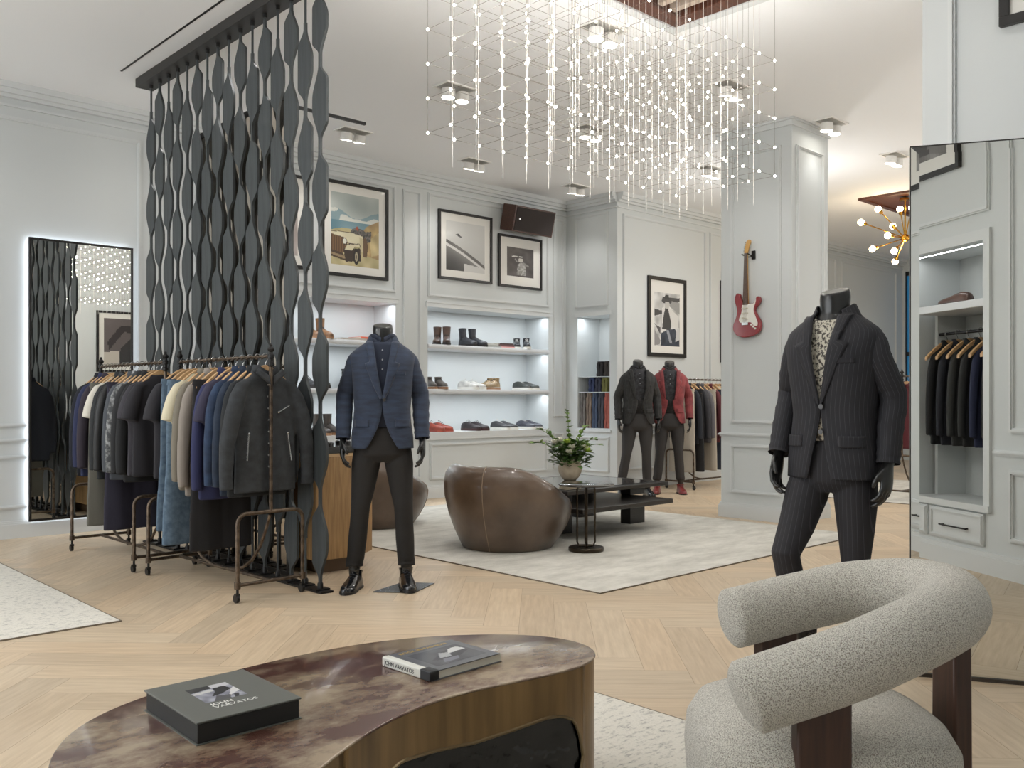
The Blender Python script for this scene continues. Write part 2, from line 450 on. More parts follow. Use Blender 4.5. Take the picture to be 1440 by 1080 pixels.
def spot(loc, aim, e, ang=95, blend=.8, col=(1, .98, .955), r=.05):
    l = bpy.data.lights.new('lamp', 'SPOT'); l.energy = e; l.spot_size = rad(ang); l.spot_blend = blend; l.color = col; l.shadow_soft_size = r
    o = bpy.data.objects.new('lamp', l); COL.objects.link(o); o.location = loc
    o.rotation_euler = (V(aim) - V(loc)).to_track_quat('-Z', 'Y').to_euler(); return o
LENS = mat('lamp_lens', (255, 248, 236), .4, emit=16)
FIXT = mat('fixture_white', (236, 234, 230), .4); FIXD = mat('fixture_recess', (176, 174, 168), .6)
def twin(u, v, label, aim, e=40, sp=True):
    t = thing('recessed_spotlight', label, 'spotlight', (u, v, H), 0, 'twin recessed ceiling spotlights')
    m = MB()
    for q in ((-.17, .17, -.10, -.085), (-.17, .17, .085, .10), (-.17, -.155, -.085, .085), (.155, .17, -.085, .085)): m.box(q[0], q[1], q[2], q[3], -.012, 0)
    m.build('trim_ring', FIXT, t)
    m = MB(); m.box(-.155, .155, -.085, .085, -.003, -.0005); m.build('recess', FIXD, t)
    d = V((aim[0] - u, aim[1] - v, aim[2] - H)).normalized()
    d = (d + V((0, 0, -.9))).normalized()
    for s in (-1, 1):
        c = V((s * .078, 0, -.03))
        m = MB(); m.tube([c, c + d * .055, c + d * .075, c + d * .075], [.055, .062, .064, .054], 20); h = m.build('lamp_head', FIXT, t)
        m = MB(); m.cyl(c + d * .074, c + d * .078, .053, 20); m.build('lens', LENS, h)
    if sp: spot((u, v, H - .13), aim, e)
twin(5.10, 7.73, 'twin ceiling spotlight in front of the big vehicle picture', (5.3, 8.6, 2.2), 22)
twin(5.03, 6.05, 'twin ceiling spotlight between the slatted screen and the light grid', (4.8, 6.2, 0))
twin(6.74, 7.77, 'twin ceiling spotlight above the picture with the dark wing', (6.9, 8.6, 2.2), 22)
twin(8.47, 7.81, 'twin ceiling spotlight near the wooden wall loudspeaker', (8.9, 8.5, 1.8), 24)
twin(5.00, 4.34, 'twin ceiling spotlight beside the slatted timber ceiling panel', (4.4, 4.6, 0))
twin(6.71, 4.39, 'twin ceiling spotlight behind the outer corner of the light grid', (7.7, 5.0, 1.5), 26)
twin(6.77, 6.05, 'twin ceiling spotlight over the coffee table, seen through the light grid', (6.6, 6.2, 0))
twin(8.96, 6.12, 'twin ceiling spotlight in front of the two rear mannequins', (9.0, 7.2, 1))
twin(8.30, 4.30, 'twin ceiling spotlight close to the white column', (8.25, 4.52, 1.5), 6)
twin(9.95, 4.41, 'twin ceiling spotlight beyond the white column', (9.9, 5.5, 0))
for u, v in ((3.3, 7.7), (1.6, 7.7), (1.6, 6.05), (3.3, 6.05), (1.6, 4.35), (3.3, 4.35), (0, 2.6), (1.7, 2.6), (3.9, 2.2), (0, 4.4), (0, 6.05), (.9, 1.0), (2.6, .8), (4.0, .9), (-1.6, 2.6), (-1.6, 5.5),
             (7.6, 2.7), (9.9, 2.7), (11.6, 6.1), (13.4, 6.1), (15.4, 6.1), (11.6, 3.0), (14, 3.5), (10.3, 6.4)):
    spot((u, v, H - .02), (u, v, 0), (17 if v > 3 else 15) if u < 5 else 32, 140, .9)  # added fill spots without fixtures, to even out the room's brightness
for u, v, z in ((.0, 4.0, 2.9), (-1.4, 6.6, 2.9), (8.2, 2.5, 2.6), (10.4, 2.2, 2.6), (13.5, 2.6, 2.6), (9.6, 5.5, 2.9)):  # unseen point fills added to brighten ceiling and walls; no fixtures hang here
    l = bpy.data.lights.new('unseen_fill', 'POINT'); l.energy = 36 if u < 5 else (16 if u < 9 else 40); l.color = (1, .985, .96); l.shadow_soft_size = .06
    o = bpy.data.objects.new('unseen_fill', l); o.location = (u, v, z); COL.objects.link(o)
# ================================================================ rugs
RUG = mat('grey_rug', (212, 209, 200), .95, col2=(180, 177, 168), nscale=2.6, ndetail=10, nstretch=(1, 2.2, 1), lo=.36, hi=.66, bump=.35, bscale=90, nrough=.7)
RUG2 = mat('flecked_rug', (214, 210, 200), .95, col2=(112, 112, 112), nscale=22, ndetail=8, nstretch=(1, 2.4, 1), lo=.52, hi=.74, bump=.35, bscale=90, nrough=.7)
BIND = mat('rug_binding', (118, 108, 94), .9)
def rug(u0, u1, v0, v1, m, label):
    b = MB(); b.box(u0, u1, v0, v1, .0005, .009)
    t = thing('area_rug', label, 'rug', (0, 0, 0))
    b.build('pile', m, t, bevel=.003)
    b = MB()
    for q in ((u0 - .006, u1 + .006, v0 - .006, v0), (u0 - .006, u1 + .006, v1, v1 + .006), (u0 - .006, u0, v0, v1), (u1, u1 + .006, v0, v1)): b.box(q[0], q[1], q[2], q[3], .0005, .008)
    b.build('binding', BIND, t)
rug(4.22, 7.68, 3.69, 7.95, RUG, 'pale mottled rug under the two leather tub chairs and black coffee table')
rug(-.6, 1.82, 5.0, 7.35, RUG2, 'grey flecked rug in front of the lit wall mirror')
rug(.7, 2.775, .78, 2.52, RUG2, 'cream flecked rug under the bronze kidney table and boucle chair')
rug(10.3, 13.2, 3.2, 6.4, RUG, 'pale rug in the far room behind the pinstripe mannequin')

# ================================================================ bronze kidney table
T = [(.59, 2.08), (.65, 2.19), (.72, 2.28), (.79, 2.34), (.89, 2.39), (1.01, 2.42), (1.14, 2.44), (1.30, 2.46), (1.46, 2.465), (1.63, 2.45), (1.77, 2.41), (1.91, 2.335), (2.04, 2.235),
     (2.13, 2.13), (2.17, 2.03), (2.165, 1.93), (2.12, 1.85), (2.05, 1.80), (1.97, 1.78), (1.85, 1.79), (1.70, 1.83), (1.57, 1.855), (1.45, 1.855), (1.32, 1.825), (1.18, 1.77), (1.05, 1.70),
     (.94, 1.62), (.84, 1.55), (.74, 1.53), (.65, 1.58), (.585, 1.68), (.56, 1.81), (.565, 1.95)]
def smooth_closed(P, k=6):
    n = len(P); out = []
    for i in range(n):
        p0, p1, p2, p3 = (V(P[(i + d) % n]) for d in (-1, 0, 1, 2))
        for s in range(k):
            t = s / k
            out.append(.5 * (2 * p1 + (p2 - p0) * t + (2 * p0 - 5 * p1 + 4 * p2 - p3) * t * t + (3 * p1 - p0 - 3 * p2 + p3) * t ** 3))
    return out
# light smoothing of the outline
for _ in range(2): T = [((T[i - 1][0] + 2 * T[i][0] + T[(i + 1) % len(T)][0]) / 4, (T[i - 1][1] + 2 * T[i][1] + T[(i + 1) % len(T)][1]) / 4) for i in range(len(T))]
C_ = smooth_closed(T, 6)
nC = len(C_)
cen = sum(C_, V((0, 0))) / nC
BZT = mat('bronze_top', (164, 146, 122), .26, .15, col2=(86, 54, 46), nscale=3.2, ndetail=9, nstretch=(1, 1.6, 1), lo=.42, hi=.57, bump=.02, bscale=20, coat=.35, nrough=.68)
BZS = mat('bronze_side', (150, 121, 80), .34, .45, col2=(98, 78, 54), nscale=5, nstretch=(4, 4, .35), lo=.25, hi=.8)
BZE = mat('bronze_edge', (134, 116, 88), .3, .8)
BZI = mat('cavity_black', (12, 11, 10), .14, .3, bump=3, bscale=7, coat=.5)
tb = thing('kidney_table', 'low kidney-shaped bronze table with a mottled top and dark hollow side', 'table', (0, 0, 0))
tz = .42
b = MB()
def inset(i, d):
    p = C_[i]; tg = (C_[(i + 1) % nC] - C_[i - 1]).normalized(); nm = V((tg.y, -tg.x))
    if nm.dot(p - cen) > 0 and False: nm = nm
    return p - d * nm * ORI
area2 = sum(C_[i - 1].x * C_[i].y - C_[i].x * C_[i - 1].y for i in range(nC))
ORI = 1 if area2 > 0 else -1
b.loft([[V((*inset(i, d), z)) for i in range(nC)] for d, z in ((.004, tz - .008), (0, tz - .004), (.001, tz - .001), (.004, tz))])
b.build('tabletop', BZT, tb, sharp=60)
# openings in the side wall: big one at the front waist, written along the outline
def fparam(i):
    return i / nC
iw0 = min(range(nC), key=lambda i: (C_[i] - V((1.985, 1.782))).length)
iw1 = min(range(nC), key=lambda i: (C_[i] - V((1.12, 1.74))).length)
lo_i, hi_i = sorted((iw0, iw1))
def zhole(i):
    if not (lo_i <= i <= hi_i): return None
    s = (i - lo_i) / (hi_i - lo_i)                        # 0 at the right end, 1 towards the left lobe
    if iw0 > iw1: s = 1 - s
    top = lerp([(0, .15), (.03, .23), (.07, .268), (.13, .29), (.2, .296), (.32, .284), (.46, .276), (.6, .288), (.75, .302), (.86, .28), (.94, .21), (1, .10)], s)[0]
    bot = lerp([(0, .14), (.04, .07), (.12, .035), (.5, .03), (.9, .04), (1, .09)], s)[0]
    return bot, top
b = MB()
up = []; lowr = []
for i in range(nC):
    k = (i + 1) % nC; zi, zk = zhole(i), zhole(k)
    pi, pk = inset(i, .004), inset(k, .004)
    q = lambda p, z: V((p.x, p.y, z))
    if zi and zk:
        b.quad(q(pi, zi[1]), q(pk, zk[1]), q(pk, tz - .008), q(pi, tz - .008))
        b.quad(q(pi, .0095), q(pk, .0095), q(pk, zk[0]), q(pi, zi[0]))
    else: b.quad(q(pi, .0095), q(pk, .0095), q(pk, tz - .008), q(pi, tz - .008))
bmd = b.mesh('side', BZS)
bm = bmesh.new(); bm.from_mesh(bmd); bmesh.ops.remove_doubles(bm, verts=bm.verts, dist=1e-5); bmesh.ops.recalc_face_normals(bm, faces=bm.faces); bm.to_mesh(bmd); bm.free(); bmd.shade_smooth()
link('side_wall', bmd, tb)
ring = [V((*inset(i, .004), zhole(i)[1])) for i in range(lo_i, hi_i + 1)] + [V((*inset(i, .004), zhole(i)[0])) for i in range(hi_i - 1, lo_i, -1)]
b = MB(); b.tube(ring, .005, 6, loop=True); b.build('opening_rim', BZE, tb)
b = MB()
b.loft([[V((*(inset(i, d) if not zhole(i) else inset(i, d + .13 * (1 - abs(2 * (i - lo_i) / (hi_i - lo_i) - 1) ** 3) + .012 * sin(i * .9 + z * 30))), z)) for i in range(nC)] for d, z in ((.012, .012), (.018, .08), (.025, .16), (.022, .24), (.015, .30), (.01, .40))], cap=False)
b.build('cavity', BZI, tb)

# ---------------------------------------------------------------- books on it
def txt(body, size, loc, rz, m, parent, name='lettering', rx=0, ext=.0004, align='LEFT'):
    c = bpy.data.curves.new(name, 'FONT'); c.body = body; c.size = size; c.extrude = ext; c.align_x = align
    tmp = bpy.data.objects.new('tmp', c); COL.objects.link(tmp)
    me = bpy.data.meshes.new_from_object(tmp.evaluated_get(bpy.context.evaluated_depsgraph_get()))
    bpy.data.objects.remove(tmp); me.name = name; me.materials.clear(); me.materials.append(m)
    o = bpy.data.objects.new(name, me); COL.objects.link(o); o.parent = parent
    o.location = loc; o.rotation_euler = (rx, 0, rz); return o
def raster(name, w, h, nx, ny, fn, m, parent, loc, rot=(0, 0, 0)):
    """a printed picture: small coloured facets on a flat sheet lying in local x/y"""
    b = MB(); vs = [(w * i / nx, h * j / ny, 0) for j in range(ny + 1) for i in range(nx + 1)]; fs = []
    for j in range(ny):
        for i in range(nx):
            b.col[len(fs)] = lin([min(255, max(0, q)) for q in fn((i + .5) / nx, (j + .5) / ny)]); fs.append((j * (nx + 1) + i, j * (nx + 1) + i + 1, (j + 1) * (nx + 1) + i + 1, (j + 1) * (nx + 1) + i))
    b.v = vs; b.f = [list(f) for f in fs]
    return b.build(name, m, parent, loc=loc, rot=rot, flatshade=True)
def nz(x, y, s=1):
    from mathutils import noise
    return noise.noise(V((x * s, y * s, s * .37)))
def layers(base, polys):
    def fn(x, y):
        c = base(x, y) if callable(base) else base
        for P, col in polys:
            if inpoly(x, y, P): c = col(x, y) if callable(col) else col
        return c
    return fn
LET = mat('white_lettering', (232, 232, 228), .5)
bk = thing('boxed_book', 'thick dark grey boxed book with a photo and white lettering', 'book', (.885, 1.97, tz), rad(-1))
BKC = mat('book_cloth', (96, 98, 93), .55, bump=.06, bscale=300); BKD = mat('book_side', (34, 34, 33), .6)
b = MB(); b.box(.004, .259, .004, .311, .0015, .046); b.build('box', BKD, bk, bevel=.002)
b = MB(); b.box(0, .263, 0, .315, .0465, .0515); b.build('lid', BKC, bk, bevel=.0015)
b = MB(); b.box(-.001, .264, -.001, .316, 0, .002); b.build('base_board', BKC, bk)
raster('cover_photo', .105, .125, 44, 50, layers(lambda x, y: (150 + 50 * nz(x, y, 5), 152 + 50 * nz(x, y, 5), 165 + 50 * nz(x, y, 5)), [
    ([(0, .72), (.6, .8), (.6, 1), (0, 1)], (40, 40, 42)), ([(.55, .75), (1, .8), (1, 1), (.55, 1)], (205, 205, 210)), ([(0, .55), (.5, .6), (.5, .74), (0, .68)], (206, 206, 206)),
    ([(.3, .3), (.55, .34), (.9, .55), (.85, .8), (.55, .78), (.5, .55)], (28, 28, 32)), ([(.62, .12), (1, .35), (1, .62), (.86, .5)], (222, 222, 222)), ([(.2, 0), (.6, 0), (.7, .2), (.4, .3)], (92, 92, 96)), ([(.7, .0), (.8, .0), (.9, .2), (.78, .2)], (40, 40, 44))]), PRINT, bk, (.072, .113, .0519))
txt('JOHN', .0215, (.075, .087, .0517), 0, LET, bk); txt('VARVATOS', .0215, (.075, .065, .0517), 0, LET, bk)
b2 = thing('art_book', 'slim pale-spined picture book lying on the bronze table', 'book', (1.553, 1.972, tz), rad(2))
PGE = mat('book_pages', (226, 222, 208), .8, stripe=(2, .0022, .25, (200, 196, 182)))
b = MB(); b.box(.004, .272, .004, .214, .003, .024); b.build('pages', PGE, b2)
CVR = mat('cover_grey', (92, 94, 100), .35, coat=.4); SPN = mat('spine_white', (220, 220, 212), .45)
b = MB(); b.box(0, .274, 0, .218, 0, .003); b.box(.02, .266, .0, .218, .024, .027); b.build('cover', CVR, b2, bevel=.0008)
b = MB(); b.box(-.003, .022, .0, .218, .0, .028); b.build('spine', SPN, b2, bevel=.004)
b = MB(); b.box(-.0035, .03, -.0005, .045, .0, .0284); b.build('spine_band', mat('spine_black', (30, 32, 36), .5), b2, bevel=.003)
raster('cover_photo', .19, .14, 48, 36, layers(lambda x, y: (74 + 20 * nz(x, y, 4), 76 + 20 * nz(x, y, 4), 84 + 20 * nz(x, y, 4)), [
    ([(.1, .35), (.5, .2), (.95, .5), (.9, .9), (.5, .7)], (44, 46, 54)), ([(.3, .4), (.5, .35), (.62, .6), (.45, .7)], (170, 172, 176)), ([(.55, .55), (.95, .6), (.9, .85), (.7, .8)], (214, 214, 214)), ([(.2, .1), (.5, .1), (.6, .3), (.3, .3)], (120, 122, 134))]), PRINT, b2, (.05, .03, .0273))
GOLD = mat('gold_lettering', (196, 164, 84), .4)
txt('ROCK IN FASHION', .021, (.045, .19, .0271), 0, GOLD, b2)
txt('JOHN VARVATOS', .017, (-.0034, .205, .008), -PI / 2, mat('dark_lettering', (40, 40, 44), .5), b2).rotation_euler = (PI / 2, 0, -PI / 2)

# ================================================================ boucle armchair
BOU = mat('boucle', (234, 230, 219), .95, col2=(142, 133, 118), nscale=400, ndetail=2, lo=.44, hi=.64, bump=.8, bscale=330, sheen=.3, nrough=.6)
ch = thing('boucle_armchair', 'cream boucle armchair with a curved tube back and walnut legs', 'armchair', (0, 0, 0))
arm = [(1.690, 1.084, .552), (1.712, 1.066, .563), (1.76, 1.018, .586), (1.814, .970, .609), (1.88, .915, .638), (1.955, .868, .668), (2.04, .838, .690), (2.13, .828, .702), (2.22, .842, .708), (2.305, .885, .710), (2.37, .948, .706), (2.41, 1.03, .698), (2.415, 1.115, .684), (2.385, 1.195, .668), (2.33, 1.25, .650), (2.26, 1.295, .636), (2.19, 1.335, .622), (2.119, 1.370, .610), (2.095, 1.383, .606)]
ar = [.062] + [.078] * 17 + [.062]
b = MB()
dense = []; P = [V(p) for p in arm]
for i in range(len(P) - 1):
    p0, p1, p2, p3 = P[max(0, i - 1)], P[i], P[i + 1], P[min(len(P) - 1, i + 2)]
    for s in range(4):
        t = s / 4; dense.append(.5 * (2 * p1 + (p2 - p0) * t + (2 * p0 - 5 * p1 + 4 * p2 - p3) * t * t + (3 * p1 - p0 - 3 * p2 + p3) * t ** 3))
dense.append(P[-1])
rr = [.079 * (min(1, .62 + i * .13) if i < 3 else (min(1, .62 + (len(dense) - 1 - i) * .13) if i > len(dense) - 4 else 1)) for i in range(len(dense))]
b.tube(dense, rr, 28, up=V((0, 0, 1))); b.build('arm_roll', BOU, ch, sharp=70)
# seat: fat rounded drum
sc_ = V((2.045, 1.10)); dirx = V((cos(rad(46.7)), sin(rad(46.7)) * -1)); dirx = V((.7278, -.6858)); diry = V((.6858, .7278))
def srings(prof, ex=3.0, n=56):
    out = []
    for ax, ay, z in prof:
        r = []
        for k in range(n):
            a = 2 * PI * k / n; cx = abs(cos(a)) ** (2 / ex) * (1 if cos(a) >= 0 else -1) * ax; cy = abs(sin(a)) ** (2 / ex) * (1 if sin(a) >= 0 else -1) * ay
            q = sc_ + dirx * cx + diry * cy; r.append(V((q.x, q.y, z)))
        out.append(r)
    return out
b = MB(); b.loft(srings([(.20, .20, .16), (.26, .26, .165), (.285, .275, .19), (.296, .285, .26), (.302, .29, .34), (.296, .285, .40), (.27, .262, .445), (.22, .215, .470), (.12, .12, .482), (.02, .02, .484)]))
b.build('seat_cushion', BOU, ch, sharp=75)
def slab(cx, cy, ang, wd_, th, z0, z1, name='leg', taper=1.):
    M = Matrix.Translation((cx, cy, 0)) @ Matrix.Rotation(ang, 4, 'Z')
    b = MB(); b.loft([[M @ V((x * s_, y, z)) for x, y in ((-wd_ / 2, -th / 2), (wd_ / 2, -th / 2), (wd_ / 2, th / 2), (-wd_ / 2, th / 2))] for z, s_ in ((z0, taper), (z0 + (z1 - z0) * .5, (1 + taper) / 2), (z1, 1))])
    b.build(name, WALNUT, ch, bevel=.006)
slab(1.815, .962, rad(-41), .118, .045, .0095, .56)
slab(2.233, 1.318, rad(-22), .115, .045, .0095, .60)
slab(2.368, .905, rad(58), .085, .05, .0095, .66, taper=1.15)

# ================================================================ leather tub chairs
LEA = mat('brown_leather', (116, 97, 81), .32, col2=(74, 60, 50), nscale=2.6, ndetail=5, lo=.3, hi=.7, bump=.05, bscale=120, coat=.4)
def tub(loc, label):
    t = thing('tub_chair', label, 'armchair', loc, 0, 'round brown leather tub chairs')
    n = 72; rings = []
    def zt(a):
        return .40 + .265 * sstep(-.95, .75, -cos(a))
    prof = [(.345, 0), (.365, .01), (.43, .22), (.478, .42), (.508, .62), (.515, .78), (.500, .90), (.465, .975), (.425, 1.0), (.388, .985), (.365, .93)]
    for r, f in prof: rings.append([V((r * cos(2 * PI * k / n), r * sin(2 * PI * k / n), f * zt(2 * PI * k / n) + .009)) for k in range(n)])
    for r, z in ((.352, .36), (.33, .325)): rings.append([V((r * cos(2 * PI * k / n), r * sin(2 * PI * k / n), z)) for k in range(n)])
    b = MB(); b.loft(rings); b.build('shell', LEA, t, sharp=80)
    b = MB(); b.lathe([(.02, .27), (.30, .27), (.335, .295), (.338, .34), (.31, .372), (.2, .383), (.02, .385)], 48); b.build('seat_cushion', LEA, t, sharp=80)
    for a in (rad(205), rad(318), rad(90)):
        pts = [V(((r + .002) * cos(a), (r + .002) * sin(a), f * zt(a) + .01)) for r, f in prof[1:9]]
        b = MB(); b.tube(pts, .0035, 5); b.build('seam', mat('leather_seam', (150, 130, 110), .5), t)
    b = MB(); b.lathe([(.3, .0), (.335, .0), (.335, .012), (.3, .012)], 40, c=(0, 0, .009)); b.build('plinth', mat('chair_plinth', (26, 23, 21), .6), t)
    return t
tub((5.02, 5.38, 0), 'round brown leather tub chair in front, beside the thin drinks table')
tub((4.93, 7.14, 0), 'round brown leather tub chair half hidden behind the blue-jacketed mannequin')

# ================================================================ black coffee table, vase, drinks table
BLKW = mat('black_oak', (33, 30, 28), .32, col2=(22, 20, 19), nscale=6, nstretch=(1.2, 16, 16), coat=.15)
GLSS = mat('smoked_top', (46, 44, 43), .08, .2, coat=.8)
ct = thing('coffee_table', 'low two-tier black wooden coffee table with smoked glossy top', 'coffee table', (0, 0, .009))
b = MB(); b.box(5.62, 7.02, 5.28, 6.42, .365, .400); b.build('top', BLKW, ct, bevel=.004)
b = MB(); b.box(5.70, 6.94, 5.36, 6.34, .4005, .404); b.build('inlay', GLSS, ct)
b = MB(); b.box(5.55, 6.77, 5.04, 6.05, .235, .275); b.build('lower_shelf', BLKW, ct, bevel=.004)
for a0, a1 in ((6.72, 6.94), (5.70, 5.92)):
    b = MB(); b.box(a0, a1, 5.50, 5.62, 0, .234); b.box(a0, a1, 5.50, 5.62, .2755, .3645); b.build('leg', BLKW, ct, bevel=.004)
    b = MB(); b.box(a0, a1, 6.15, 6.27, 0, .3645); b.build('leg', BLKW, ct, bevel=.004)
vz = .413
vs_ = thing('vase', 'round cream stoneware vase on the black coffee table', 'vase', (6.40, 5.98, vz))
b = MB(); b.lathe([(.035, 0), (.055, 0), (.085, .03), (.11, .08), (.114, .12), (.104, .165), (.08, .195), (.062, .206), (.056, .204), (.05, .19), (.02, .185)], 36)
b.build('pot', mat('stoneware', (226, 212, 188), .55, col2=(206, 188, 160), nscale=14), vs_, sharp=60)
bq = thing('flower_bouquet', 'bouquet of white blossoms and trailing green stems in the vase', 'flowers', (6.40, 5.98, vz + .19))
LEAF1 = mat('leaf_green', (98, 132, 66), .5, col2=(142, 168, 92), nscale=18); LEAF2 = mat('leaf_dark', (66, 100, 50), .5, col2=(104, 134, 66), nscale=20)
BLOS = mat('blossom_white', (236, 234, 220), .6); BLOSG = mat('blossom_green', (178, 200, 92), .6)
def leaf(b, p, d, l, w_, up=V((0, 0, 1))):
    d = d.normalized(); s = d.cross(up); s = s.normalized() if s.length > 1e-3 else V((1, 0, 0)); nrm = s.cross(d)
    pts = [p, p + d * l * .35 + s * w_ + nrm * l * .08, p + d * l * .75 + s * w_ * .7, p + d * l - nrm * l * .08, p + d * l * .75 - s * w_ * .7, p + d * l * .35 - s * w_ + nrm * l * .08]
    mid = p + d * l * .5 - nrm * .004
    b.add(pts + [mid], [(0, 1, 6), (1, 2, 6), (2, 3, 6), (3, 4, 6), (4, 5, 6), (5, 0, 6)])
cr_, cf_ = V((.7278, -.6858, 0)), V((.6858, .7278, 0))     # across / away as the photo looks at it
stems = [(-.30, .0, .30, 10), (-.36, .05, .16, 10), (-.02, .05, .47, 12), (.16, .0, .33, 10), (.29, -.03, .15, 8), (-.13, -.12, .20, 7), (.12, -.15, .16, 7), (.25, .1, .20, 6)]
fol2 = MB()
for sx, sy, sz, n in stems:
    end = cr_ * sx + cf_ * sy + V((0, 0, sz)); pth = []
    for k in range(n + 1):
        t = k / n; pth.append(V((0, 0, -.15)) * (1 - t) ** 2 + (end * .42 + V((0, 0, .08 + abs(sx) * .2))) * 2 * t * (1 - t) + end * t * t)
    b = MB(); b.tube(pth, .003, 5); b.build('stem', LEAF2, bq)
    for k in range(3, n + 1):
        for s in (-1, 1):
            d = (pth[k] - pth[k - 1]).normalized() * .5 + V((R.uniform(-1, 1), R.uniform(-1, 1), R.uniform(-.2, .8)))
            leaf(fol2, pth[k], d, R.uniform(.04, .06) * (1.3 - .5 * k / n), .025)
fol2.build('sprig_leaves', LEAF1, bq)['kind'] = 'stuff'
fol = MB()
for k in range(420):
    a = R.uniform(0, 2 * PI); rr_ = R.uniform(.02, .17); z = R.uniform(-.02, .20) - rr_ * .25
    p = V((rr_ * cos(a), rr_ * sin(a), max(z, .02 if rr_ < .07 else -.05)))
    leaf(fol, p, V((cos(a), sin(a), R.uniform(-.3, .9))), R.uniform(.05, .085), R.uniform(.018, .03))
fol.build('foliage', LEAF2, bq)['kind'] = 'stuff'
for k in range(13):
    a = R.uniform(.95 * PI, 2.05 * PI) - rad(43); rr_ = R.uniform(.09, .21); p = V((rr_ * cos(a), rr_ * sin(a), R.uniform(.08, .22) - rr_ * .2))
    b = MB()
    for q in range(14):
        a2 = q * 2.4; e = .3 + .6 * (q / 14)
        leaf(b, p, V((cos(a2) * e, sin(a2) * e, 1.1 - e)), .055, .024)
    b.build('blossom', BLOS if k % 4 else BLOSG, bq)
dt = thing('drinks_table', 'thin bronze drinks table with wire loops and a disc foot', 'side table', (5.30, 4.78, .009))
BRZ = mat('dark_bronze', (64, 56, 46), .32, .85)
b = MB(); b.lathe([(.02, 0), (.135, 0), (.138, .006), (.138, .026), (.134, .031), (.02, .031)], 36); b.build('foot', BRZ, dt)
for ang in (rad(-43.3), rad(46.7)):
    dx = V((cos(ang), sin(ang), 0)) * .07
    pts = []
    for sgn, z0, z1, n0 in ((1, .06, .50, 0),): pass
    loop = [dx + V((0, 0, .07)), dx + V((0, 0, .48))] + [dx * (1 - .5 * (1 - cos(q))) + V((0, 0, .48 + .03 * sin(q))) for q in (.8, 1.4)] + [-dx * (1 - .5 * (1 - cos(q))) + V((0, 0, .48 + .03 * sin(q))) for q in (1.4, .8)] + [-dx + V((0, 0, .48)), -dx + V((0, 0, .07)), -dx * .8 + V((0, 0, .04)), dx * .8 + V((0, 0, .04))]
    b = MB(); b.tube(loop, .0075, 8, loop=True); b.build('wire_loop', BRZ, dt)
b = MB(); b.lathe([(.02, .512), (.215, .512), (.218, .516), (.218, .521), (.214, .524), (.02, .524)], 44); b.build('top', GLSS, dt)

# ================================================================ till counter
OAKV = mat('oak_counter', (178, 142, 96), .42, col2=(138, 106, 68), nscale=4, nstretch=(14, 14, 1.0), lo=.3, hi=.72)
kc = thing('till_counter', 'oak sales counter with angled corner and dark top behind the mannequin', 'counter', (0, 0, 0))
fp = [(3.24, 5.36), (3.60, 5.36), (3.79, 5.50), (3.79, 7.15), (3.60, 7.3), (3.24, 7.3)]
b = MB(); b.prism(fp, .10, .80, 'xy'); b.build('carcass', OAKV, kc, bevel=.006)
b = MB(); b.prism([(3.32, 5.44), (3.56, 5.44), (3.71, 5.55), (3.71, 7.1), (3.56, 7.22), (3.32, 7.22)], 0, .10, 'xy'); b.build('plinth', mat('oak_plinth', (92, 70, 48), .5), kc)
b = MB(); b.prism([(x, y) for x, y in fp], .80, .818, 'xy'); b.build('edge_band', mat('oak_pale', (190, 160, 120), .45), kc)
b = MB(); b.prism([(3.26, 5.39), (3.59, 5.39), (3.76, 5.52), (3.76, 7.13), (3.59, 7.27), (3.26, 7.27)], .818, .868, 'xy'); b.build('countertop', mat('counter_black', (34, 33, 33), .15, coat=.5), kc, bevel=.003)
for k, (x, y, l) in enumerate(((3.40, 5.50, 'folded dark leather belt on the till counter top'), (3.62, 5.62, 'coiled black leather belt on the counter edge'))):
    b = MB(); b.lathe([(.03, 0), (.055, 0), (.057, .02), (.05, .028), (.03, .025)], 20); b2_ = b.build('leather_belt', mat('belt_black', (26, 24, 23), .3, coat=.3), loc=(x, y, .868)); props(b2_, l, 'belt')

# ================================================================ boxed loudspeaker, guitar
sp = thing('wall_loudspeaker', 'dark brown wooden loudspeaker tilted on the wall above a framed photograph', 'loudspeaker', (8.24, VB - .16, 3.50))
sp.rotation_euler = (rad(14), 0, 0)
SPW = mat('speaker_wood', (84, 56, 46), .4, col2=(60, 40, 33), nscale=5, nstretch=(1, 16, 16))
b = MB(); b.box(-.36, .36, -.12, .12, -.165, .165); b.build('cabinet', SPW, sp, bevel=.006)
b = MB(); b.box(-.335, .335, -.128, -.1205, -.145, .145); b.build('grille', mat('speaker_grille', (42, 34, 32), .8, bump=.3, bscale=300), sp)
b = MB(); b.cyl((-.27, -.129, .0), (-.27, -.133, .0), .014, 12); b.build('badge', CHROME, sp)
b = MB(); b.box(-.08, .08, .121, .17, -.06, .06); b.build('bracket', BLACKM, sp)

def gx(P): return [((x - 318) * .00112, (1028 - y) * .001) for x, y in P]
gt = thing('electric_guitar', 'red electric guitar with white pickguard hanging on the white column', 'guitar', (7.862, 4.955, 1.80), rad(-90))
GRED = mat('guitar_red', (138, 34, 40), .2, coat=.6); MAPLE = mat('maple', (204, 160, 96), .35); ROSE = mat('rosewood', (82, 54, 40), .45); PGW = mat('pickguard_white', (232, 230, 222), .35)
body = [(235, 585), (252, 600), (262, 640), (272, 665), (290, 690), (318, 698), (345, 694), (372, 698), (395, 688), (412, 662), (422, 636), (445, 634), (456, 668), (444, 705), (418, 735), (404, 768), (420, 805), (452, 862), (463, 925), (445, 978), (395, 1014), (320, 1028), (262, 1022), (215, 998), (187, 950), (187, 898), (212, 835), (226, 775), (222, 730), (207, 680), (205, 625), (217, 592)]
body = smooth_closed(gx(body), 4)
b = MB(); b.prism(body, -.022, .022, 'xz'); b.build('body', GRED, gt, bevel=.008, bseg=3)
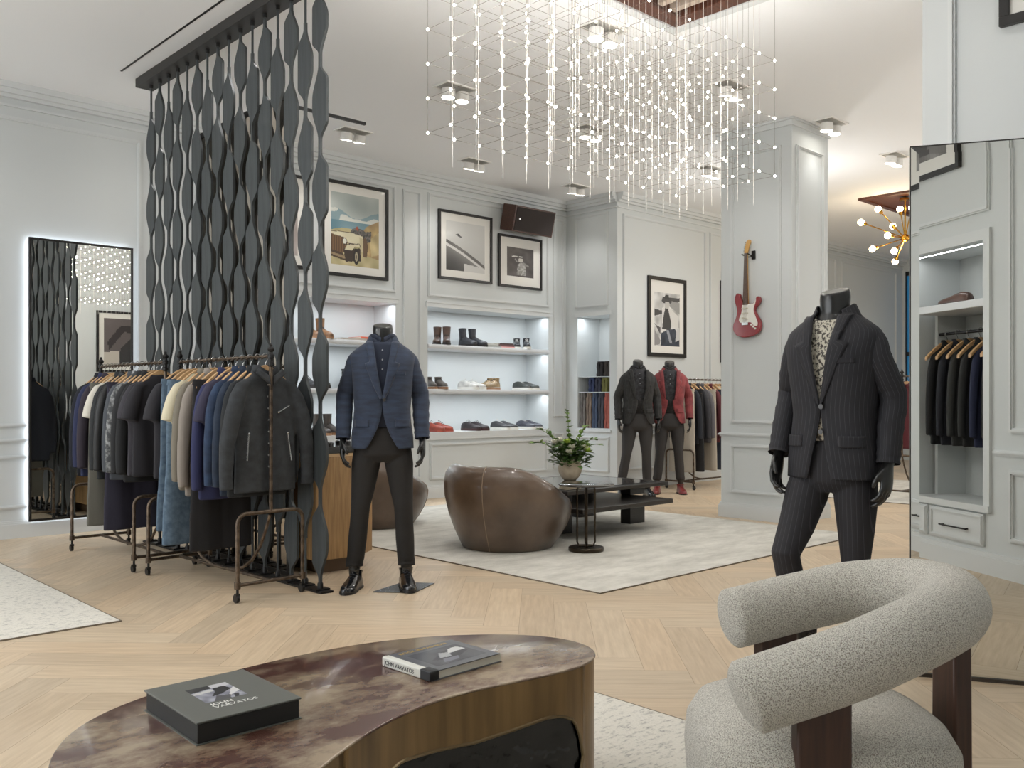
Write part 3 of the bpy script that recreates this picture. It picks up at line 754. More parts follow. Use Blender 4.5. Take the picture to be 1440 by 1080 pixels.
pg = smooth_closed(gx([(285, 706), (345, 700), (372, 704), (400, 694), (410, 672), (420, 662), (412, 700), (398, 740), (398, 780), (418, 835), (436, 890), (428, 922), (398, 912), (372, 884), (335, 880), (280, 884), (252, 864), (252, 836), (272, 790), (280, 745)]), 3)
b = MB(); b.prism(pg, -.0245, -.0215, 'xz'); b.build('pickguard', PGW, gt)
b = MB(); b.prism(gx([(290, 706), (342, 706), (332, 196), (304, 196)]), -.030, -.020, 'xz'); b.build('fingerboard', ROSE, gt, bevel=.002)
b = MB(); b.prism(gx([(292, 700), (340, 700), (331, 196), (305, 196)]), -.0195, -.004, 'xz'); b.build('neck', MAPLE, gt, bevel=.004)
hs = smooth_closed(gx([(304, 198), (300, 180), (306, 150), (316, 110), (326, 78), (345, 66), (362, 72), (366, 95), (352, 125), (344, 160), (338, 180), (332, 198)]), 3)
b = MB(); b.prism(hs, -.021, -.006, 'xz'); b.build('headstock', MAPLE, gt, bevel=.002)
for k in range(6):
    x, z = gx([(308 + 3.3 * k, 180 - 18 * k)])[0]
    b = MB(); b.cyl((x - .006, -.030, z), (x - .006, -.004, z), .004, 8); b.sphere((x - .018, -.013, z), .006, 8, 5); b.build('tuner', CHROME, gt)
for y, an in ((742, 0), (790, 0), (840, .25)):
    x, z = gx([(310, y)])[0]
    M = Matrix.Translation((x, -.027, z)) @ Matrix.Rotation(an, 4, 'Y')
    b = MB(); b.box(-.037, .037, -.004, .004, -.008, .008, M); b.build('pickup', mat('pickup_cream', (206, 200, 184), .4), gt, bevel=.003)
x, z = gx([(312, 893)])[0]
b = MB(); b.box(x - .036, x + .036, -.034, -.022, z - .014, z + .014); b.build('bridge', CHROME, gt, bevel=.003)
for px, py in ((378, 905), (398, 925), (415, 945)):
    x, z = gx([(px, py)])[0]; b = MB(); b.cyl((x, -.036, z), (x, -.023, z), .010, 12); b.build('knob', PGW, gt, bevel=.002)
for k in range(6):
    x0 = gx([(297 + 6.4 * k, 890)])[0]; x1 = gx([(307 + 4.2 * k, 196)])[0]
    b = MB(); b.tube([(x0[0], -.034, x0[1]), (x1[0], -.031, x1[1])], .0006, 4); b.build('string', CHROME, gt)
hk = thing('guitar_hanger', 'black forked wall hanger holding the red guitar', 'hanger', (7.9, 4.955, 2.60), rad(-90))
b = MB(); b.box(.035, .075, -.018, -.0005, -.03, .055); b.build('wall_plate', BLACKM, hk, bevel=.003)
b = MB(); b.tube([(.055, -.01, .0), (.03, -.03, .012), (.03, -.075, .022)], .006, 8); b.tube([(.055, -.01, .0), (.0, -.022, -.004), (-.03, -.026, .010), (-.035, -.075, .022)], .006, 8); b.build('fork', BLACKM, hk)
# ================================================================ mannequins
def supr(a, b, z, yo=0., n=40, ex=2.4, xo=0.):
    out = []
    for k in range(n):
        t = 2 * PI * k / n - PI / 2
        cx = abs(cos(t)) ** (2 / ex) * (1 if cos(t) >= 0 else -1); cy = abs(sin(t)) ** (2 / ex) * (1 if sin(t) >= 0 else -1)
        out.append(V((xo + a * cx, yo + b * cy, z)))
    return out
def hand(mb, wrist, d, n_in, curl=1.0):
    """palm and five fingers: d = down the forearm, n_in = palm side, forward = -Y"""
    K = 1.14
    d = d.normalized(); fw = V((0, -1, 0)); fw = (fw - d * fw.dot(d)).normalized(); n = (n_in - d * n_in.dot(d)); n = (n - fw * n.dot(fw)).normalized()
    def ring(t, w_, th, off=0): return [wrist + d * t * K + fw * (off + w_ * K * cos(2 * PI * k / 12)) + n * th * K * sin(2 * PI * k / 12) for k in range(12)]
    mb.loft([ring(-.03, .026, .022), ring(0, .025, .019), ring(.025, .034, .018), ring(.06, .041, .017), ring(.09, .041, .015), ring(.102, .034, .011)])
    for off, L, b0 in ((.030, .074, .086), (.010, .086, .094), (-.010, .080, .092), (-.029, .062, .084)):
        off *= K; b0 *= K; L *= K; p = wrist + d * b0 + fw * off; pts = [p - d * .012]; ang = rad(14)
        pts.append(p); dirs = d * cos(ang) + n * sin(ang)
        for k, f in enumerate((.45, .32, .25)):
            dirs = d * cos(ang) + n * sin(ang) + fw * off * .8
            p = p + dirs.normalized() * L * f; pts.append(p); ang += rad((30, 26, 0)[k]) * curl
        mb.tube(pts, [.0105, .0108, .0102, .0095, .0072], 8)
    p = wrist + d * .030 + fw * .030
    q = p + d * .026 + fw * .022 + n * .012; r_ = q + d * .030 + fw * .004 + n * .014; s_ = r_ + d * .022 + n * .008 - fw * .004
    mb.tube([p - d * .012 - fw * .012, p, q, r_, s_], [.013, .0145, .0125, .011, .0075], 8)

BODY = mat('mannequin_body', (24, 24, 24), .3, 0, coat=.2)
SHOEB = mat('black_shoe_leather', (20, 21, 24), .22, coat=.5)
PLATE = mat('base_plate_steel', (70, 72, 74), .25, .9)
def mannequin(label, loc, rz, jm, tm, sm, legs, arms, open_=0., button=1.19, hem=.885, peak=False, plate=True, vdepth=None, shirt_collar=True, tee=False, tilt=0., vox=.0058, boots=False, shoem=None, group=None, strip=None):
    t = thing('mannequin', label, 'mannequin', loc, rz, group)
    # body: torso, neck, arms, hands and legs welded to one skin
    b = MB()
    b.loft([[q + V((0, 0, .30 * q.y)) for q in supr(.060, .064, 1.662, .006, 24, 2.0)], [q + V((0, 0, .2 * q.y)) for q in supr(.064, .067, 1.63, .006, 24, 2.0)], supr(.062, .065, 1.60, .004, 24, 2), supr(.064, .066, 1.565, .006, 24, 2), supr(.10, .075, 1.53, .008, 24, 2),
            supr(.150, .080, 1.485, .005, 24), supr(.170, .095, 1.42, 0, 24), supr(.165, .105, 1.30, 0, 24), supr(.15, .095, 1.12, 0, 24), supr(.15, .10, .98, 0, 24), supr(.15, .10, .88, 0, 24), supr(.10, .08, .80, 0, 24)][::-1])
    for s, A in ((-1, arms[0]), (1, arms[1])):
        sh = V((s * .148, .0, 1.445)); el = V(A[0]); wr = V(A[1])
        b.tube([sh, sh.lerp(el, .5), el, el.lerp(wr, .5), wr], [.042, .042, .037, .035, .025], 12)
        hand(b, wr, (wr - el).normalized() * .75 + V((0, -.05, -.35)), V((-s, 0, 0)), A[2] if len(A) > 2 else 1.)
    for s, Lg in ((-1, legs[0]), (1, legs[1])):
        hp = V((s * .085, 0, .90)); kn = V(Lg[0]); an = V(Lg[1])
        b.tube([hp, hp.lerp(kn, .5), kn, kn.lerp(an, .35), an, an - V((0, 0, .03))], [.08, .07, .05, .05, .036, .036], 12)
    link('body', fuse(b, 'body', BODY, vox, 2), t)
    # trousers
    b = MB()
    b.loft([supr(.155, .108, 1.02, 0, 28), supr(.165, .115, .96, 0, 28), supr(.178, .122, .90, .004, 28), supr(.176, .122, .845, .006, 28), supr(.12, .09, .80, .006, 28)][::-1])
    for s, Lg in ((-1, legs[0]), (1, legs[1])):
        hp = V((s * .092, .004, .90)); kn = V(Lg[0]); an = V(Lg[1]); hz = Lg[2]
        pts = [hp, hp.lerp(kn, .3), hp.lerp(kn, .65), kn + V((0, -.004, .02)), kn.lerp(an, .22), kn.lerp(an, .5), kn.lerp(an, .8), an + V((0, 0, hz + .03)), an + V((0, -.006, hz))]
        b.tube(pts, [.086, .090, .075, .060, .058, .059, .055, .055, .056], 20, flat=1.02, up=V((1, 0, 0)))
    link('trousers', fuse(b, 'trousers', tm, vox + .001, 4), t)
    # shirt
    if sm is not None:
        b = MB()
        b.loft([supr(.158, .112, 1.02, 0, 28), supr(.172, .115, 1.2, 0, 28), supr(.172, .112, 1.38, 0, 28), supr(.155, .092, 1.475, .004, 28), supr(.11, .086, 1.53, .006, 28), (supr(.085, .08, 1.552, .006, 28) if not tee else [q + V((0, 0, .16 * q.y - .05 * max(0, -q.y / .08 - .55))) for q in supr(.078, .078, 1.556, .006, 28)])], cap=False)
        so = b.build('shirt', sm, t, solid=.004)
        if shirt_collar:
            b = MB()
            rows = []
            for zz, a_, b_ in ((1.538, .088, .084), (1.575, .078, .080), (1.606, .074, .076)):
                rows.append([V((a_ * sin(q), .006 - b_ * cos(q) * 1.0, zz + (-.022 * (1 - abs(q - PI) / PI) * 0) - .03 * max(0, 1 - min(q, 2 * PI - q) / .7))) for q in [.10 + (2 * PI - .2) * k / 40 for k in range(41)]])
            for r0, r1 in zip(rows, rows[1:]):
                for p, q, r, s in zip(r0, r0[1:], r1[1:], r1): b.quad(p, q, r, s)
            b.build('collar', sm, so, solid=.004)
            for k in range(3):
                b = MB(); zq = 1.50 - .06 * k; b.cyl((0, -.098 - .010 * k - .006, zq), (0, -.098 - .010 * k - .0095, zq), .005, 10); b.build('button', mat('shirt_button', (150, 152, 156), .3), so)
    # jacket
    TAB = [(.86, .192, .138, 0), (.96, .190, .136, 0), (1.05, .180, .129, 0), (1.14, .173, .125, 0), (1.24, .181, .129, -.002), (1.34, .192, .133, -.004), (1.41, .198, .130, -.004), (1.455, .202, .118, 0), (1.485, .196, .106, .003), (1.505, .176, .100, .004), (1.53, .142, .094, .006), (1.55, .112, .090, .008), (1.565, .090, .086, .010)]
    EX = 2.5
    def gap(z):
        if z < button:
            q = (button - z) / (button - hem)
            return max(.0005, open_ * .55 + (.105 if not peak else .055) * q ** (2.1 if not peak else 1.3))
        q = (z - button) / (1.56 - button)
        return max(.0005, open_ * (1 - q * .2) + (.062 - open_ * .3) * q ** .85)
    def sfy(x, z, off=0):
        a, bb, yo = lerp(TAB, z); q = min(.999, abs(x) / (a + off))
        return yo - (bb + off) * (1 - q ** EX) ** (1 / EX)
    zs = [hem + (1.565 - hem) * k / 46 for k in range(47)]
    nth = 56; rows = []
    for z in zs:
        a, bb, yo = lerp(TAB, z); g = gap(z)
        p0 = math.asin(min(.98, (g / a) ** (EX / 2)))
        r = []
        for k in range(nth + 1):
            q = p0 + (2 * PI - 2 * p0) * k / nth
            sx, cy = sin(q), cos(q)
            wob = .0035 * sin(q * 5 + z * 9) * (1 - min(1, abs(z - 1.1) * 1.6))
            r.append(V(((a + wob) * abs(sx) ** (2 / EX) * (1 if sx >= 0 else -1), yo - (bb + wob) * abs(cy) ** (2 / EX) * (1 if cy >= 0 else -1), z - (.006 if z > hem + .01 else 0))))
        rows.append(r)
    b = MB(); b.loft(rows, closed=False, cap=False)
    jo = b.build('jacket', jm, t, solid=.007, sharp=80)
    for s, A in ((-1, arms[0]), (1, arms[1])):
        el = V(A[0]); wr = V(A[1]); d0 = (wr - el).normalized()
        pts = [V((s * .145, .004, 1.472)), V((s * .164, .003, 1.455)), V((s * .176, .002, 1.425)), V((s * .186, .003, 1.365)), V((s * .186, .003, 1.365)).lerp(el, .5) + V((s * .004, .004, 0)), el + V((s * .002, .006, 0)), el.lerp(wr, .45), el.lerp(wr, .80), wr - d0 * .0]
        rr = [.034, .045, .053, .059, .058, .055, .052, .048, .046]
        mb2 = MB(); rings = []
        P = pts
        dn = [];  dr = []
        for i in range(len(P) - 1):
            p0, p1, p2, p3 = P[max(0, i - 1)], P[i], P[i + 1], P[min(len(P) - 1, i + 2)]
            for q in range(5):
                u_ = q / 5; dn.append(.5 * (2 * p1 + (p2 - p0) * u_ + (2 * p0 - 5 * p1 + 4 * p2 - p3) * u_ * u_ + (3 * p1 - p0 - 3 * p2 + p3) * u_ ** 3)); dr.append(rr[i] + (rr[i + 1] - rr[i]) * u_)
        dn.append(P[-1]); dr.append(rr[-1])
        for i in range(len(dr)):
            f = i / len(dr)
            dr[i] += (.0022 * sin(i * 2.1 + s)) * (1 if f > .45 else .3)
        mb2.tube(dn, dr, 24, up=V((0, -1, 0)), cap=False)
        mb2.tube([dn[-1] - d0 * .012, dn[-1] - d0 * .011], [.046, .02], 24, up=V((0, -1, 0)))
        mb2.build('sleeve', jm, jo, sharp=80)
    # lapels
    def lap_w(z):
        q = (z - button) / (1.50 - button)
        if q < .72: return .012 + .060 * (q / .72) ** .8 + (.012 if peak else 0) * (q / .72) ** 3
        if q < .76: return .012 + .060 + (.012 if peak else 0) - (.034) * (q - .72) / .04
        return .040 + .006 * (q - .76) / .24
    for s in (-1, 1):
        b = MB(); rows = []
        zz = [button + .005 + (1.545 - button) * k / 60 for k in range(61)]
        for z in zz:
            g = gap(z); w_ = lap_w(z); r = []
            up_ = (.020 if peak else 0)
            for k in range(6):
                x = max(.001, g - .004) + w_ * k / 5
                lift = .010 if 0 < k < 5 else (.006 if k == 0 else .004)
                zz_ = z + up_ * (k / 5) ** 2 * (1 if z < 1.47 else .2)
                r.append(V((s * x, sfy(x, min(z, 1.555)) - lift, zz_)))
            rows.append(r)
        b.loft(rows, closed=False, cap=False)
        b.build('lapel', jm, jo, solid=.004, sharp=60)
    b = MB(); rows = []
    for zz_, a_, b_ in ((1.505, .150, .10), (1.555, .103, .092), (1.597, .082, .084), (1.602, .080, .082)):
        rows.append([V((a_ * sin(q), .012 - b_ * cos(q), zz_ - .055 * max(0, 1 - min(q, 2 * PI - q) / 1.5))) for q in [.75 + (2 * PI - 1.5) * k / 40 for k in range(41)]])
    b.loft(rows, closed=False, cap=False)
    b.build('collar', jm, jo, solid=.006, sharp=80)
    def patch(name, x0, x1, z0, z1, off, m, round_=False):
        b = MB(); rows = []
        for j in range(7):
            z = z0 + (z1 - z0) * j / 6; r = []
            for k in range(9):
                x = x0 + (x1 - x0) * k / 8
                r.append(V((x, sfy(x, z, .004) - off, z)))
            rows.append(r)
        b.loft(rows, closed=False, cap=False); return b.build(name, m, jo, solid=.004)
    zp = hem + .135
    for s in (-1, 1): patch('pocket_flap', s * .082, s * .172, zp, zp + .048, .004, jm)
    patch('breast_pocket', .075, .145, 1.345, 1.366, .003, jm)
    for z in ([button] if not peak else [button, button - .105]):
        x = .012 if not peak else .008
        b = MB(); y = sfy(x, z, .006) - .004; b.cyl((x, y, z), (x, y - .005, z), .0105, 14); b.build('button', mat('jacket_button', (60, 58, 56), .3) if not open_ else mat('jacket_button_dark', (30, 28, 28), .3), jo)
    # shoes
    for s, Lg in ((-1, legs[0]), (1, legs[1])):
        an = V(Lg[1]); f = an.z - .085 if not plate else 0
        so = shoe_mesh(t, V((an.x, an.y - .03, Lg[3] if len(Lg) > 3 else 0.)), Lg[4] if len(Lg) > 4 else 0., shoem or SHOEB, boots)
    return t

def foot_rings(L, W, Hh, kind):
    """cross-sections heel to toe along -y"""
    rows = []
    tab = [(0, .60, .62), (.04, .80, .80), (.12, .92, .92), (.25, .90, 1.0), (.38, .86, .92), (.52, .95, .74), (.66, 1.0, .60), (.80, .92, .50), (.90, .74, .42), (.97, .46, .32), (1.0, .18, .2)]
    for t, w_, h_ in tab:
        y = .28 * L - L * t; r = []
        for k in range(14):
            a = PI * k / 13
            r.append(V((W / 2 * w_ * cos(a), y, .012 + Hh * h_ * max(0, sin(a)) ** .75)))
        rows.append(r)
    return rows
def sole_poly(L, W, g=.004):
    P = []
    for t, w_ in ((0, .45), (.03, .72), (.12, .92), (.3, .88), (.45, .86), (.62, 1.0), (.78, .95), (.9, .75), (.97, .45), (1.0, .12)):
        P.append((W / 2 * w_ + g, .28 * L - L * t + (g if t == 0 else (-g if t == 1 else 0))))
    return [(x, y) for x, y in P] + [(-x, y) for x, y in P[::-1]]
def shoe_mesh(parent, loc, rz, m, boot=False, sole=None):
    o = bpy.data.objects.new('shoe', None); COL.objects.link(o); o.parent = parent; o.location = loc; o.rotation_euler = (0, 0, rz)
    L, W = .285, .098
    b = MB(); b.loft(foot_rings(L, W, .092, '')); 
    b.tube([V((0, .035, .06)), V((0, .032, .09)), V((0, .034, .103 if not boot else .20)), V((0, .036, .114 if not boot else .26))], [.04, .041, .044, .047], 16)
    b.build('upper', m, o, sharp=70)
    b = MB(); b.prism(sole_poly(L, W), 0, .013, 'xy'); b.box(-.034, .034, .01, .075, -.0005, .012)
    b.build('sole', sole or mat('sole_black', (16, 16, 16), .5), o)
    b = MB()
    for k in range(4):
        y = -.005 - .026 * k; z = .108 - .013 * k
        b.tube([V((-.022, y, z - .006)), V((0, y - .004, z + .004)), V((.022, y, z - .006))], .0028, 5)
    b.build('laces', mat('lace_black', (34, 36, 42), .7), o)
    return o

JBLUE = mat('blue_velvet', (50, 62, 84), .85, col2=(36, 44, 60), nscale=9, nstretch=(1, 1, 5), bump=.10, bscale=18, bstretch=(1, 1, 3), sheen=.12, lo=.3, hi=.7)
TRB = mat('black_trousers', (32, 30, 29), .85, bump=.30, bscale=11, bstretch=(1, 1, 1.6))
SHNAVY = mat('navy_shirt', (34, 42, 60), .8, bump=.1, bscale=40)
PIN = mat('pinstripe_suit', (35, 35, 40), .8, stripe=(0, .019, .10, (62, 60, 66)), bump=.16, bscale=9, bstretch=(1, 1, 2), uv=True)
PINT = mat('pinstripe_trousers', (35, 34, 38), .8, stripe=(0, .019, .10, (60, 57, 63)), bump=.35, bscale=9, bstretch=(1, 1, 1.6))
KNIT = mat('cream_knit', (206, 200, 184), .9, col2=(84, 80, 74), nscale=85, ndetail=2, lo=.5, hi=.56, bump=.8, bscale=60)
JCHK = mat('charcoal_check', (52, 52, 52), .85, col2=(36, 36, 36), nscale=22, bump=.1, bscale=25, stripe=(0, .05, .06, (70, 68, 66)), uv=True)
JRED = mat('red_velvet', (142, 62, 64), .8, col2=(108, 42, 46), nscale=14, bump=.15, bscale=20, sheen=.12)
SHBLK = mat('black_print_shirt', (30, 30, 33), .8, col2=(54, 54, 58), nscale=30, lo=.45, hi=.6)
TRG = mat('charcoal_trousers', (54, 52, 52), .85, bump=.25, bscale=11)
FACE = rad(-43.3)
# blue jacket
mannequin('headless black mannequin in a blue jacket and black trousers beside the clothes racks', (3.36, 4.76, 0), FACE + rad(7), JBLUE, TRB, SHNAVY,
          (((-.138, -.03, .50), (-.178, .015, .115), .02, 0.001, rad(-14)), ((.130, -.03, .50), (.150, .02, .115), .02, 0.006, rad(6))),
          (((-.236, .03, 1.215), (-.245, -.035, .945)), ((.236, .03, 1.215), (.248, -.035, .945))))
pl = MB(); pl.prism([(-.17, -.16), (.09, -.19), (.19, .10), (-.02, .13)], .0, .005, 'xy'); po = pl.build('base_plate', PLATE, loc=(3.465, 4.685, .0005), rot=(0, 0, FACE)); props(po, 'thin square steel base plate under one foot of the blue-jacketed mannequin', 'base plate')
# pinstripe suit, turned to its right
mannequin('headless black mannequin in a pinstripe suit beside the big floor mirror', (3.70, 1.90, 0), FACE - rad(46), PIN, PINT, KNIT,
          (((-.118, -.20, .52), (-.125, -.03, .15), .03, .0, rad(-12)), ((.10, -.01, .50), (.11, .04, .15), .03, .0, rad(10))),
          (((-.235, .05, 1.22), (-.225, -.07, .955)), ((.228, .05, 1.20), (.236, -.01, .93))), peak=True, button=1.165, hem=.86, shirt_collar=False, tee=True, boots=True)
# rear pair
mannequin('headless black mannequin in a dark checked jacket in front of the return wall', (8.80, 7.08, 0), FACE + rad(4), JCHK, TRG, SHBLK,
          (((-.15, -.03, .50), (-.215, .01, .115), .05, 0., rad(-10)), ((.10, -.02, .50), (.12, .02, .115), .05, 0., rad(8))),
          (((-.238, .03, 1.215), (-.248, -.035, .945)), ((.238, .03, 1.215), (.248, -.035, .945))), open_=.05, vox=.010)
mannequin('headless black mannequin in a red jacket near the rear clothes rack', (9.33, 7.0, 0), FACE + rad(-6), JRED, TRG, SHBLK,
          (((-.12, -.03, .50), (-.16, .01, .115), .05, 0., rad(-10)), ((.11, -.02, .50), (.14, .02, .115), .05, 0., rad(8))),
          (((-.238, .03, 1.215), (-.248, -.035, .945)), ((.238, .03, 1.215), (.248, -.035, .945))), open_=.055, vox=.010, shoem=mat('oxblood_leather', (122, 40, 40), .3, coat=.4))
# ================================================================ pipe racks
def rack(label, loc, rz, L, wd_=.44, m=IRON, zr=1.45, group=None):
    """runs along local +y from 0 to L"""
    t = thing('clothes_rack', label, 'clothes rack', loc, rz, group)
    hw = wd_ / 2
    for y in (0, L):
        b = MB(); r = .06
        pts = [V((-hw, y, .085)), V((-hw, y, .52 - r))] + [V((-hw + r - r * cos(q), y, .52 - r + r * sin(q))) for q in (.4, .8, 1.2)] + [V((-hw + r, y, .52)), V((hw - r, y, .52))] + [V((hw - r + r * sin(q), y, .52 - r + r * cos(q))) for q in (.4, .8, 1.2)] + [V((hw, y, .52 - r)), V((hw, y, .085))]
        b.tube(pts, .0125, 10); b.build('end_frame', m, t)
        b = MB(); b.cyl((-hw, y, .105), (hw, y, .105), .011, 10); b.build('foot_bar', m, t)
        b = MB(); b.cyl((0, y, .52), (0, y, zr), .012, 10); b.build('post', m, t)
        b = MB(); b.lathe([(.012, -.06), (.019, -.055), (.019, -.035), (.013, -.03), (.013, -.012), (.02, -.008), (.02, .012), (.014, .018), (.012, .028), (.02, .036), (.022, .046), (.016, .056), (.008, .062), (.010, .07), (.006, .078), (.001, .08)], 14, c=(0, y, zr)); b.build('finial', BLACKM, t)
        for s in (-1, 1):
            b = MB(); b.cyl((s * hw, y, .125), (s * hw, y, .085), .019, 12); b.build('elbow', m, t)
            b = MB(); b.cyl((s * hw, y, .085), (s * hw, y, .05), .008, 8); b.cyl((s * hw - .009, y + .012, .0265), (s * hw + .009, y + .012, .0265), .0255, 14); b.box(s * hw - .013, s * hw + .013, y - .008, y + .016, .040, .056); b.build('caster', BLACKM, t)
    b = MB()
    for ph in (0, PI):
        b.tube([V((.0068 * cos(ph + k * .55), .012 + (L - .024) * k / 110, zr + .0068 * sin(ph + k * .55))) for k in range(111)], .0072, 6)
    b.build('twisted_rail', m, t)
    b = MB(); b.cyl((0, .012, .105), (0, L - .012, .105), .011, 10); b.build('bottom_rail', m, t)
    for y0, s in ((0, 1), (L, -1)):
        b = MB(); b.tube([V((0, y0 + s * q, z)) for q, z in ((.012, .50), (.06, .40), (.13, .29), (.22, .20), (.33, .14), (.45, .112), (.5, .108))], .010, 8); b.build('curved_brace', m, t)
    return t
RA = rack('pipe clothes rack nearer the blue-jacketed mannequin, with a suede zip jacket at its end', (2.70, 4.98, 0), rad(2.2), 1.20)
RB = rack('pipe clothes rack nearer the lit wall mirror', (2.62, 6.34, 0), rad(.8), 1.22)
RC = rack('pipe clothes rack behind the red-jacketed mannequin', (9.85, 7.225, 0), rad(-90), 1.75)
RD = rack('pipe clothes rack in the far room beside the floor mirror edge', (10.62, 4.62, .0095), rad(-90), 1.5)

# ================================================================ hangers and garments (local x = across, origin on the rail)
def hanger_proto():
    t = thing('clothes_hanger', 'wooden hanger', 'hanger')
    b = MB()
    for s in (-1, 1):
        rings = []
        for q in range(9):
            f = q / 8; x = s * .178 * f; z = -.066 - .125 * f ** 1.55; hh = .019 - .006 * f; th = .009 + .007 * f ** 2
            rings.append([V((x, -th, z - hh)), V((x, th, z - hh)), V((x, th, z + hh)), V((x, -th, z + hh))])
        b.loft(rings)
    b.build('shoulder_bar', WOODL, t, bevel=.003)
    b = MB(); b.tube([V((.020 * sin(a), 0, .0005 - .0 + .0205 * cos(a) - .0)) for a in [-1.3 + .32 * k for k in range(12)]] + [V((.004, 0, -.035)), V((0, 0, -.06))], .0022, 6); b.build('hook', CHROME, t)
    return t
HPROTO = hanger_proto()
HUSED = [False]
def fold(x, z, seed, amp): return amp * (sin(x * 26 + seed) * .6 + sin(x * 47 + seed * 2.3 + z * 4) * .4)
def top_mesh(name, L=.70, W=.215, thick=.05, sleeve='long', seed=0., sy=-.016, vox=.010, sm=2, out=1.):
    b = MB(); rings = []
    zt = -.068
    tab = [(-L + zt, W * 1.02, thick), (-L * .6 + zt, W * .98, thick * 1.0), (-.30 + zt, W * 1.0, thick * 1.02), (-.17 + zt, W * 1.02, thick * .95), (-.105 + zt, W * .96, thick * .85), (-.080 + zt, W * .80, thick * .8), (-.042 + zt, W * .50, thick * .7), (-.024 + zt, .086, thick * .75), (-.016 + zt, .076, thick * .7)]
    n = 64
    for j in range(27):
        z = tab[0][0] + (tab[-1][0] - tab[0][0]) * j / 26 if False else None
    zs = [tab[0][0] + (-.20 + zt - tab[0][0]) * k / 14 for k in range(14)] + [-.20 + zt, -.17 + zt, -.135 + zt, -.105 + zt, -.092 + zt, -.080 + zt, -.065 + zt, -.045 + zt, -.033 + zt, -.024 + zt, -.016 + zt]
    for z in zs:
        a, bb = lerp(tab, z)
        rings.append([])
        for k in range(n):
            q = 2 * PI * k / n; cx = abs(cos(q)) ** .8 * (1 if cos(q) >= 0 else -1); cy = abs(sin(q)) ** .8 * (1 if sin(q) >= 0 else -1)
            x = a * cx; y = bb * cy + fold(x, z, seed, .010 * min(1, max(0, (-z - .2) / .25)))
            rings[-1].append(V((x, y, z)))
    b.loft(rings)
    sl = {'long': [(.125, -.155), (.170, -.183), (.200, -.245), (.226, -.35), (.243, -.53), (.248, -.68), (.246, -.785)], 'short': [(.125, -.155), (.172, -.183), (.204, -.25), (.230, -.33), (.244, -.40)]}[sleeve]
    rr = {'long': [.026, .038, .046, .046, .042, .038, .036], 'short': [.028, .040, .052, .056, .057]}[sleeve]
    for s in (-1, 1):
        b.tube([V((s * x * W / .215 * (1 + (out - 1) * min(1, max(0, (-z - .2) * 3))), sy * min(1, max(0, (-z - .14) * 6)) - .004, z)) for x, z in sl], rr, 14, flat=.8)
    return fuse(b, name, [BLACKM], vox, sm)
def collar_mb(W=.07, zt=-.090, h=.04):
    b = MB(); rows = []
    for dz, a, bb in ((-.004, .078, .046), (h * .7, .068, .042), (h, .066, .040)):
        rows.append([V((a * sin(q), -bb * cos(q), zt + dz - .045 * max(0, 1 - min(q, 2 * PI - q) / .9))) for q in [.12 + (2 * PI - .24) * k / 30 for k in range(31)]])
    b.loft(rows, closed=False, cap=False)
    return b
def pants_mesh(name, L=1.02, seed=0., flare=1., vox=.011):
    b = MB(); z0 = -.135
    b.loft([supr(.20, .035, z0 - .26, 0, 30), supr(.20, .036, z0 - .18, 0, 30), supr(.195, .032, z0 - .06, 0, 30), supr(.19, .026, z0, 0, 30)])
    for s in (-1, 1):
        b.loft([[p + V((0, fold(p.x, z, seed, .008), 0)) for p in supr(wd_, .024, z, 0, 24, 2.4, s * .1)] for z, wd_ in ((z0 - L, .118 * flare), (z0 - L * .8, .112 * flare), (z0 - L * .5, .104), (z0 - .30, .100), (z0 - .15, .098))])
    return fuse(b, name, [BLACKM], vox, 2)
G = {'shirt': top_mesh('shirt', .78, .196, .034, 'long', .4), 'jacket': top_mesh('jacket', .73, .200, .042, 'long', 1.9), 'zip': top_mesh('zip', .745, .180, .034, 'long', 1.9, sy=-.024, vox=.007, sm=1, out=1.17), 'tee': top_mesh('tee', .73, .205, .030, 'short', 3.1),
     'blazer': top_mesh('blazer', .79, .202, .042, 'long', 5.0), 'pants': pants_mesh('pants', 1.09, .7), 'jeans': pants_mesh('jeans', 1.09, 2.2, 1.12)}
COLM = {}
NOUN = {'zip': 'jacket', 'shirt': 'shirt', 'jacket': 'jacket', 'tee': 'tee', 'blazer': 'blazer', 'pants': 'trousers', 'jeans': 'jeans'}
def garment(kind, m, label, at, ang, grp, hang_label, w=1., depth=1., collar=True, length=1.):
    """hang one garment and its hanger at point `at` on a rail; ang = direction of its width"""
    if not HUSED[0]:
        HUSED[0] = True; hg = HPROTO; hg.location = at; hg.rotation_euler = (0, 0, ang); hg['label'] = hang_label; hg['group'] = 'wooden hangers on the rails'
    else: hg = dup(HPROTO, at, ang, hang_label, 'wooden hangers on the rails')
    me = G[kind]
    name = {'zip': 'hanging_jacket', 'shirt': 'hanging_shirt', 'jacket': 'hanging_jacket', 'tee': 'hanging_tee', 'blazer': 'hanging_blazer', 'pants': 'hanging_trousers', 'jeans': 'hanging_jeans'}[kind]
    t = thing(name, label, NOUN[kind], at, ang, grp); t.scale = (w, depth, length)
    o = link('fabric', me, t); o.material_slots[0].link = 'OBJECT'; o.material_slots[0].material = m
    if collar and kind in ('shirt', 'jacket', 'blazer', 'zip'):
        if 'c' not in COLM: COLM['c'] = collar_mb().mesh('collar', [BLACKM])
        c = link('collar', COLM['c'], t, solid=.006); c.material_slots[0].link = 'OBJECT'; c.material_slots[0].material = m
    if kind in ('pants', 'jeans'):
        b = MB(); b.loft([supr(.197, .031, -.165, 0, 30), supr(.193, .029, -.13, 0, 30)], cap=False); b.build('waistband', m, t)
    return t
def cloth(name, c, c2=None, **k):
    kw = dict(rough=.88, bump=.22, bscale=16, bstretch=(1, 1, .5), nscale=12)
    kw.update(k)
    return mat(name, c, kw.pop('rough'), 0, col2=c2, **kw)
